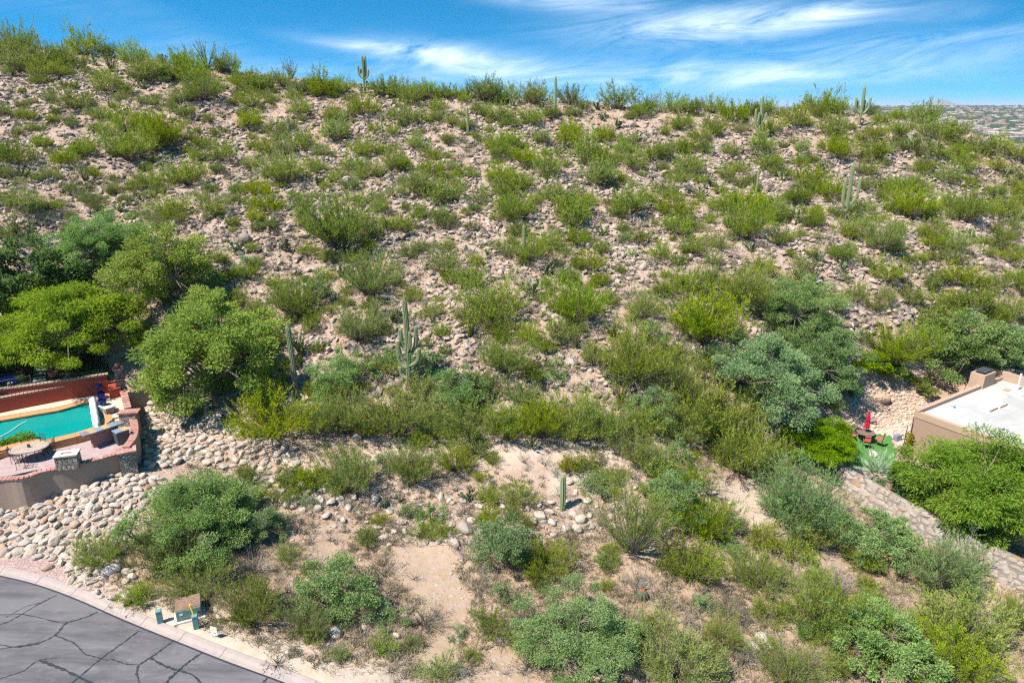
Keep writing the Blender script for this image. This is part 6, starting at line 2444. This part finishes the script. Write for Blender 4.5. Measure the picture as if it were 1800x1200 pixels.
    ob("foliage", npmesh("foliage", vv, f, "leaf_pale", tone=np.full(len(vv), .4)), t)

    # the stone retaining wall
    tops = [(1478, 822, -23.25), (1520, 844, -23.4), (1600, 890, -23.65), (1700, 944, -23.95), (1800, 990, -24.2), (1900, 1030, -24.4)]
    line = np.array([V(a, b, z) for a, b, z in tops])
    t = np.linspace(0, len(line) - 1, 60)
    L = np.stack([np.interp(t, np.arange(len(line)), line[:, k]) for k in range(3)], -1)
    for _ in range(4):
        L[1:-1] = (L[:-2] + 2 * L[1:-1] + L[2:]) / 4
    d = np.gradient(L[:, :2], axis=0)
    d /= np.linalg.norm(d, axis=1)[:, None]
    nrm = np.stack([d[:, 1], -d[:, 0]], -1)           # towards the lot
    if nrm[0, 0] > 0:
        nrm = -nrm
    HGT = 2.1
    batter = 0.95
    wl = tag(ob("stone_wall", None), "long mortared stone retaining wall running down past the house yard", 'wall')
    back = L[:, :2] - nrm * 0.5
    foot = L[:, :2] + nrm * batter
    nn = len(L)
    vv = [(p[0], p[1], z) for p, z in zip(back, L[:, 2])] + [tuple(p) for p in L] + [(p[0], p[1], z - HGT) for p, z in zip(foot, L[:, 2])] + [(p[0], p[1], z - HGT) for p, z in zip(back, L[:, 2])]
    f = []
    for i in range(nn - 1):
        for q in range(3):
            f.append((q * nn + i, (q + 1) * nn + i, (q + 1) * nn + i + 1, q * nn + i + 1))
    f += [(0, nn, 2 * nn, 3 * nn), (nn - 1, 4 * nn - 1, 3 * nn - 1, 2 * nn - 1)]
    ob("mortar", npmesh("mortar", vv, f, "stone_mortar", tone=np.zeros(len(vv))), wl)
    ms = [npmesh("stone", a, b, "rock_wall", tone=np.full(len(a), i / 8.0)) for i, (a, b) in enumerate([rock_arrays(400 + i, 1, 0.36, 1.0, 0.62 + 0.10 * (i % 4), 0.45) for i in range(8)])]
    s = np.concatenate([[0], np.cumsum(np.linalg.norm(np.diff(L[:, :2], axis=0), axis=1))])
    cnt = 0
    row = 0
    zz = 0.10
    while zz < HGT * 1.12 and cnt < 295:
        pos = (row % 2) * 0.2
        size = 0.30 + 0.05 * ((row * 7) % 3)
        while pos < s[-1] and cnt < 290:
            wd = size * (0.65 + 1.3 * r.random())
            uu = pos + wd / 2
            x, y, zt = (np.interp(uu, s, L[:, k]) for k in range(3))
            nx, ny = np.interp(uu, s, nrm[:, 0]), np.interp(uu, s, nrm[:, 1])
            k = zz / HGT
            P = (x + nx * batter * k, y + ny * batter * k, zt - zz + (r.random() - 0.5) * 0.17)
            if P[2] > hgt(P[0], P[1]) - 0.25 and proj(np.array(P))[0] < 1830:
                o = ob("stone", ms[r.integers(0, 8)], wl, P)
                yaw = math.atan2(np.interp(uu, s, d[:, 1]), np.interp(uu, s, d[:, 0]))
                o.rotation_euler = Matrix.Rotation(yaw, 3, 'Z').to_euler()
                tilt = math.atan2(HGT, batter)
                sgn = 1 if (-math.sin(yaw) * nx + math.cos(yaw) * ny) > 0 else -1
                o.rotation_euler = (Matrix.Rotation(yaw, 3, 'Z') @ Matrix.Rotation(-sgn * tilt, 3, 'X') @ Matrix.Rotation((r.random() - 0.5) * 0.5, 3, 'Z')).to_euler()
                o.scale = (wd * 0.63, size * (0.66 + 0.26 * r.random()), 0.17)
                cnt += 1
            pos += wd * 0.98
        zz += size * 0.88
        row += 1
    # cap stones along the top
    pos = 0.0
    while pos < s[-1] - 0.2:
        wd = 0.35 + 0.35 * r.random()
        x, y, zt = (np.interp(pos + wd / 2, s, L[:, k]) for k in range(3))
        nx, ny = np.interp(pos, s, nrm[:, 0]), np.interp(pos, s, nrm[:, 1])
        if proj(np.array([x, y, zt]))[0] < 1830:
            o = ob("cap_stone", ms[r.integers(0, 8)], wl, (x - nx * 0.22, y - ny * 0.22, zt + 0.0), math.atan2(np.interp(pos, s, d[:, 1]), np.interp(pos, s, d[:, 0])), (wd * 0.58, 0.34, 0.16))
        pos += wd * 0.95


build_house()

# ------------------------------------------------------------------ things beside the road


def build_roadside():
    p = GR(334, 1079)
    t = thing("utility_box", "squat green utility transformer box with rusty lid on a pale pad", 'utility box', p, 0.42)
    MB().box((0, 0, 0.03), (1.35, 1.15, 0.14)).build("pad", "concrete_pale", t, bevel=0.015)
    MB().box((0, 0, 0.38), (1.08, 0.92, 0.58)).build("body", "utility_green", t, bevel=0.02)
    MB().box((0, 0.03, 0.69), (1.12, 0.94, 0.05), taper=0.97).build("lid", "utility_rust", t, bevel=0.015)
    MB().box((0.18, -0.468, 0.40), (0.62, 0.012, 0.44)).build("door", "utility_green", t)
    MB().box((0.40, -0.48, 0.40), (0.05, 0.02, 0.12)).build("handle", "iron_dark", t)
    MB().box((-0.32, -0.465, 0.46), (0.14, 0.006, 0.10)).build("notice_plate", "sign_white", t)
    for px, py, lb, g in ((282, 1092, "teal cable pedestal nearer the pool terrace", 0), (346, 1105, "teal cable pedestal in front of the green utility box", 1)):
        p = GR(px, py)
        t = thing("cable_pedestal", lb, 'pedestal', p, 0.4, "teal cable pedestals by the kerb")
        MB().box((0, 0, 0.33), (0.24, 0.20, 0.70)).build("body", "pedestal_teal", t, bevel=0.01)
        MB().box((0, 0, 0.70), (0.27, 0.23, 0.07), taper=0.85).build("cap", "pedestal_teal", t, bevel=0.01)
    p = GR(347, 1101)
    t = thing("marker_post", "yellow marker post leaning behind the teal cable pedestal", 'marker post', p)
    MB().tube([(0.02, 0.05, 0), (-0.22, 0.1, 1.25)], 0.04, 8).build("post", "marker_yellow", t)
    p = GR(379, 1126)
    t = thing("lot_sign", "small white sign on a wire stake beside the kerb", 'sign', p, -0.35)
    MB().tube([(-0.12, 0, 0), (-0.12, 0, 0.62)], 0.01, 4).build("stake", "iron_dark", t)
    MB().box((0, 0, 0.40), (0.36, 0.02, 0.42)).build("panel", "sign_white", t)
    MB().box((-0.04, -0.013, 0.47), (0.14, 0.004, 0.12)).build("yellow_mark", "marker_yellow", t)
    MB().box((0.04, -0.013, 0.30), (0.18, 0.004, 0.05)).build("blue_mark", "sign_blue", t)
    gv = drape("gravel_verge", [(-20, 982), (60, 978), (110, 990), (130, 1010), (150, 1030), (185, 1062), (150, 1050), (95, 1026), (40, 1010), (-20, 998)], "gravel_red", 0.035, 0.25)
    tag(gv, kind='structure')


build_roadside()

# ------------------------------------------------------------------ the town on the far slope


def build_town():
    r = np.random.default_rng(91)

    def cast(px, py):
        d = ray(px, py)
        Y = np.full(len(d), 400.0)
        res = np.full(len(d), np.nan)
        for _ in range(420):
            p = d * (Y / d[:, 1])[:, None]
            hit = (p[:, 2] + CZ <= far_z(p[:, 0], p[:, 1])) & np.isnan(res)
            res[hit] = Y[hit]
            Y = Y * 1.0065 + 1
        return d * (res / d[:, 1])[:, None]
    n = 900
    px = r.uniform(1552, 1812, n)
    py = 187.0 + 74 * r.random(n) ** 1.15
    lim = np.interp(px, [1552, 1620, 1700, 1760, 1812], [200, 212, 246, 262, 272])
    ok = py < lim
    P = cast(px[ok], py[ok])
    P = P[~np.isnan(P[:, 1])]
    P[:, 2] = far_z(P[:, 0], P[:, 1])
    ms = []
    for i in range(6):
        w, d, h = 17 + 4 * (i % 3), 12 + 3 * (i % 2), 3.8 + 0.6 * (i % 3)
        a = MB().box((0, 0, h / 2 - 1), (w, d, h + 2))
        nb = len(a.f)
        b = MB().box((0, 0, h + 0.3), (w + 0.8, d + 0.8, 0.6))
        b.box((w * 0.2, 0, h + 1.0), (w * 0.4, d * 0.6, 1.2))
        vv = a.v + b.v
        ff = a.f + [tuple(q + len(a.v) for q in f) for f in b.f]
        ms.append(npmesh("town_house", vv, ff, ["city_wall", "city_roof"], tone=np.full(len(vv), i / 6.0), midx=[0] * nb + [1] * len(b.f)))
    k = 0
    taken = []
    for p in P:
        if k >= 290:
            break
        if any((p[0] - q[0]) ** 2 + ((p[1] - q[1]) * 0.6) ** 2 < 22 ** 2 for q in taken):
            continue
        taken.append(p)
        o = ob("town_house", ms[k % 6], None, tuple(p), r.random() * 0.5 - 0.25 + (k % 2) * 1.57, 0.8 + 0.5 * r.random())
        tag(o, "small flat-roofed house among trees on the distant town slope", 'house', "houses of the distant town")
        k += 1
    # trees between them: a mass nobody could count
    n = 30000
    px = r.uniform(1500, 1840, n)
    py = 186.5 + 95 * r.random(n) ** 1.1
    P = cast(px, py)
    P = P[~np.isnan(P[:, 1])]
    P[:, 2] = far_z(P[:, 0], P[:, 1])
    dn = fbm(P[:, 0] / 60, P[:, 1] / 120, 95)
    P = P[r.random(len(P)) < smooth01((dn - 0.30) / 0.25)]
    s = (2.0 + 3.2 * r.random(len(P)) ** 2) * (0.8 + P[:, 1] / 6000)
    v0, f0 = rock_arrays(500, 0, 0.3, 1.0, 1.0, 0.8)
    W = P[:, None, :] + v0[None] * s[:, None, None]
    W[..., 2] += s[:, None] * 0.4
    off = (np.arange(len(P)) * len(v0))[:, None, None]
    o = ob("town_trees", npmesh("town_trees", W.reshape(-1, 3), (f0[None] + off).reshape(-1, 3), "leaf_city", tone=np.repeat(r.random(len(P)), len(v0))))
    o['kind'] = 'stuff'


build_town()


def build_haze():
    a = 31000
    mb = MB().box((0, 0, 0), (2 * a, 2 * a, 1))
    zt, zb = CZ + 150, -75
    mb.v = [(x, y, zt if z > 0 else zb) for x, y, z in mb.v]
    o = mb.build("haze", "haze_air")
    o['kind'] = 'stuff'


build_haze()
settle_labels()
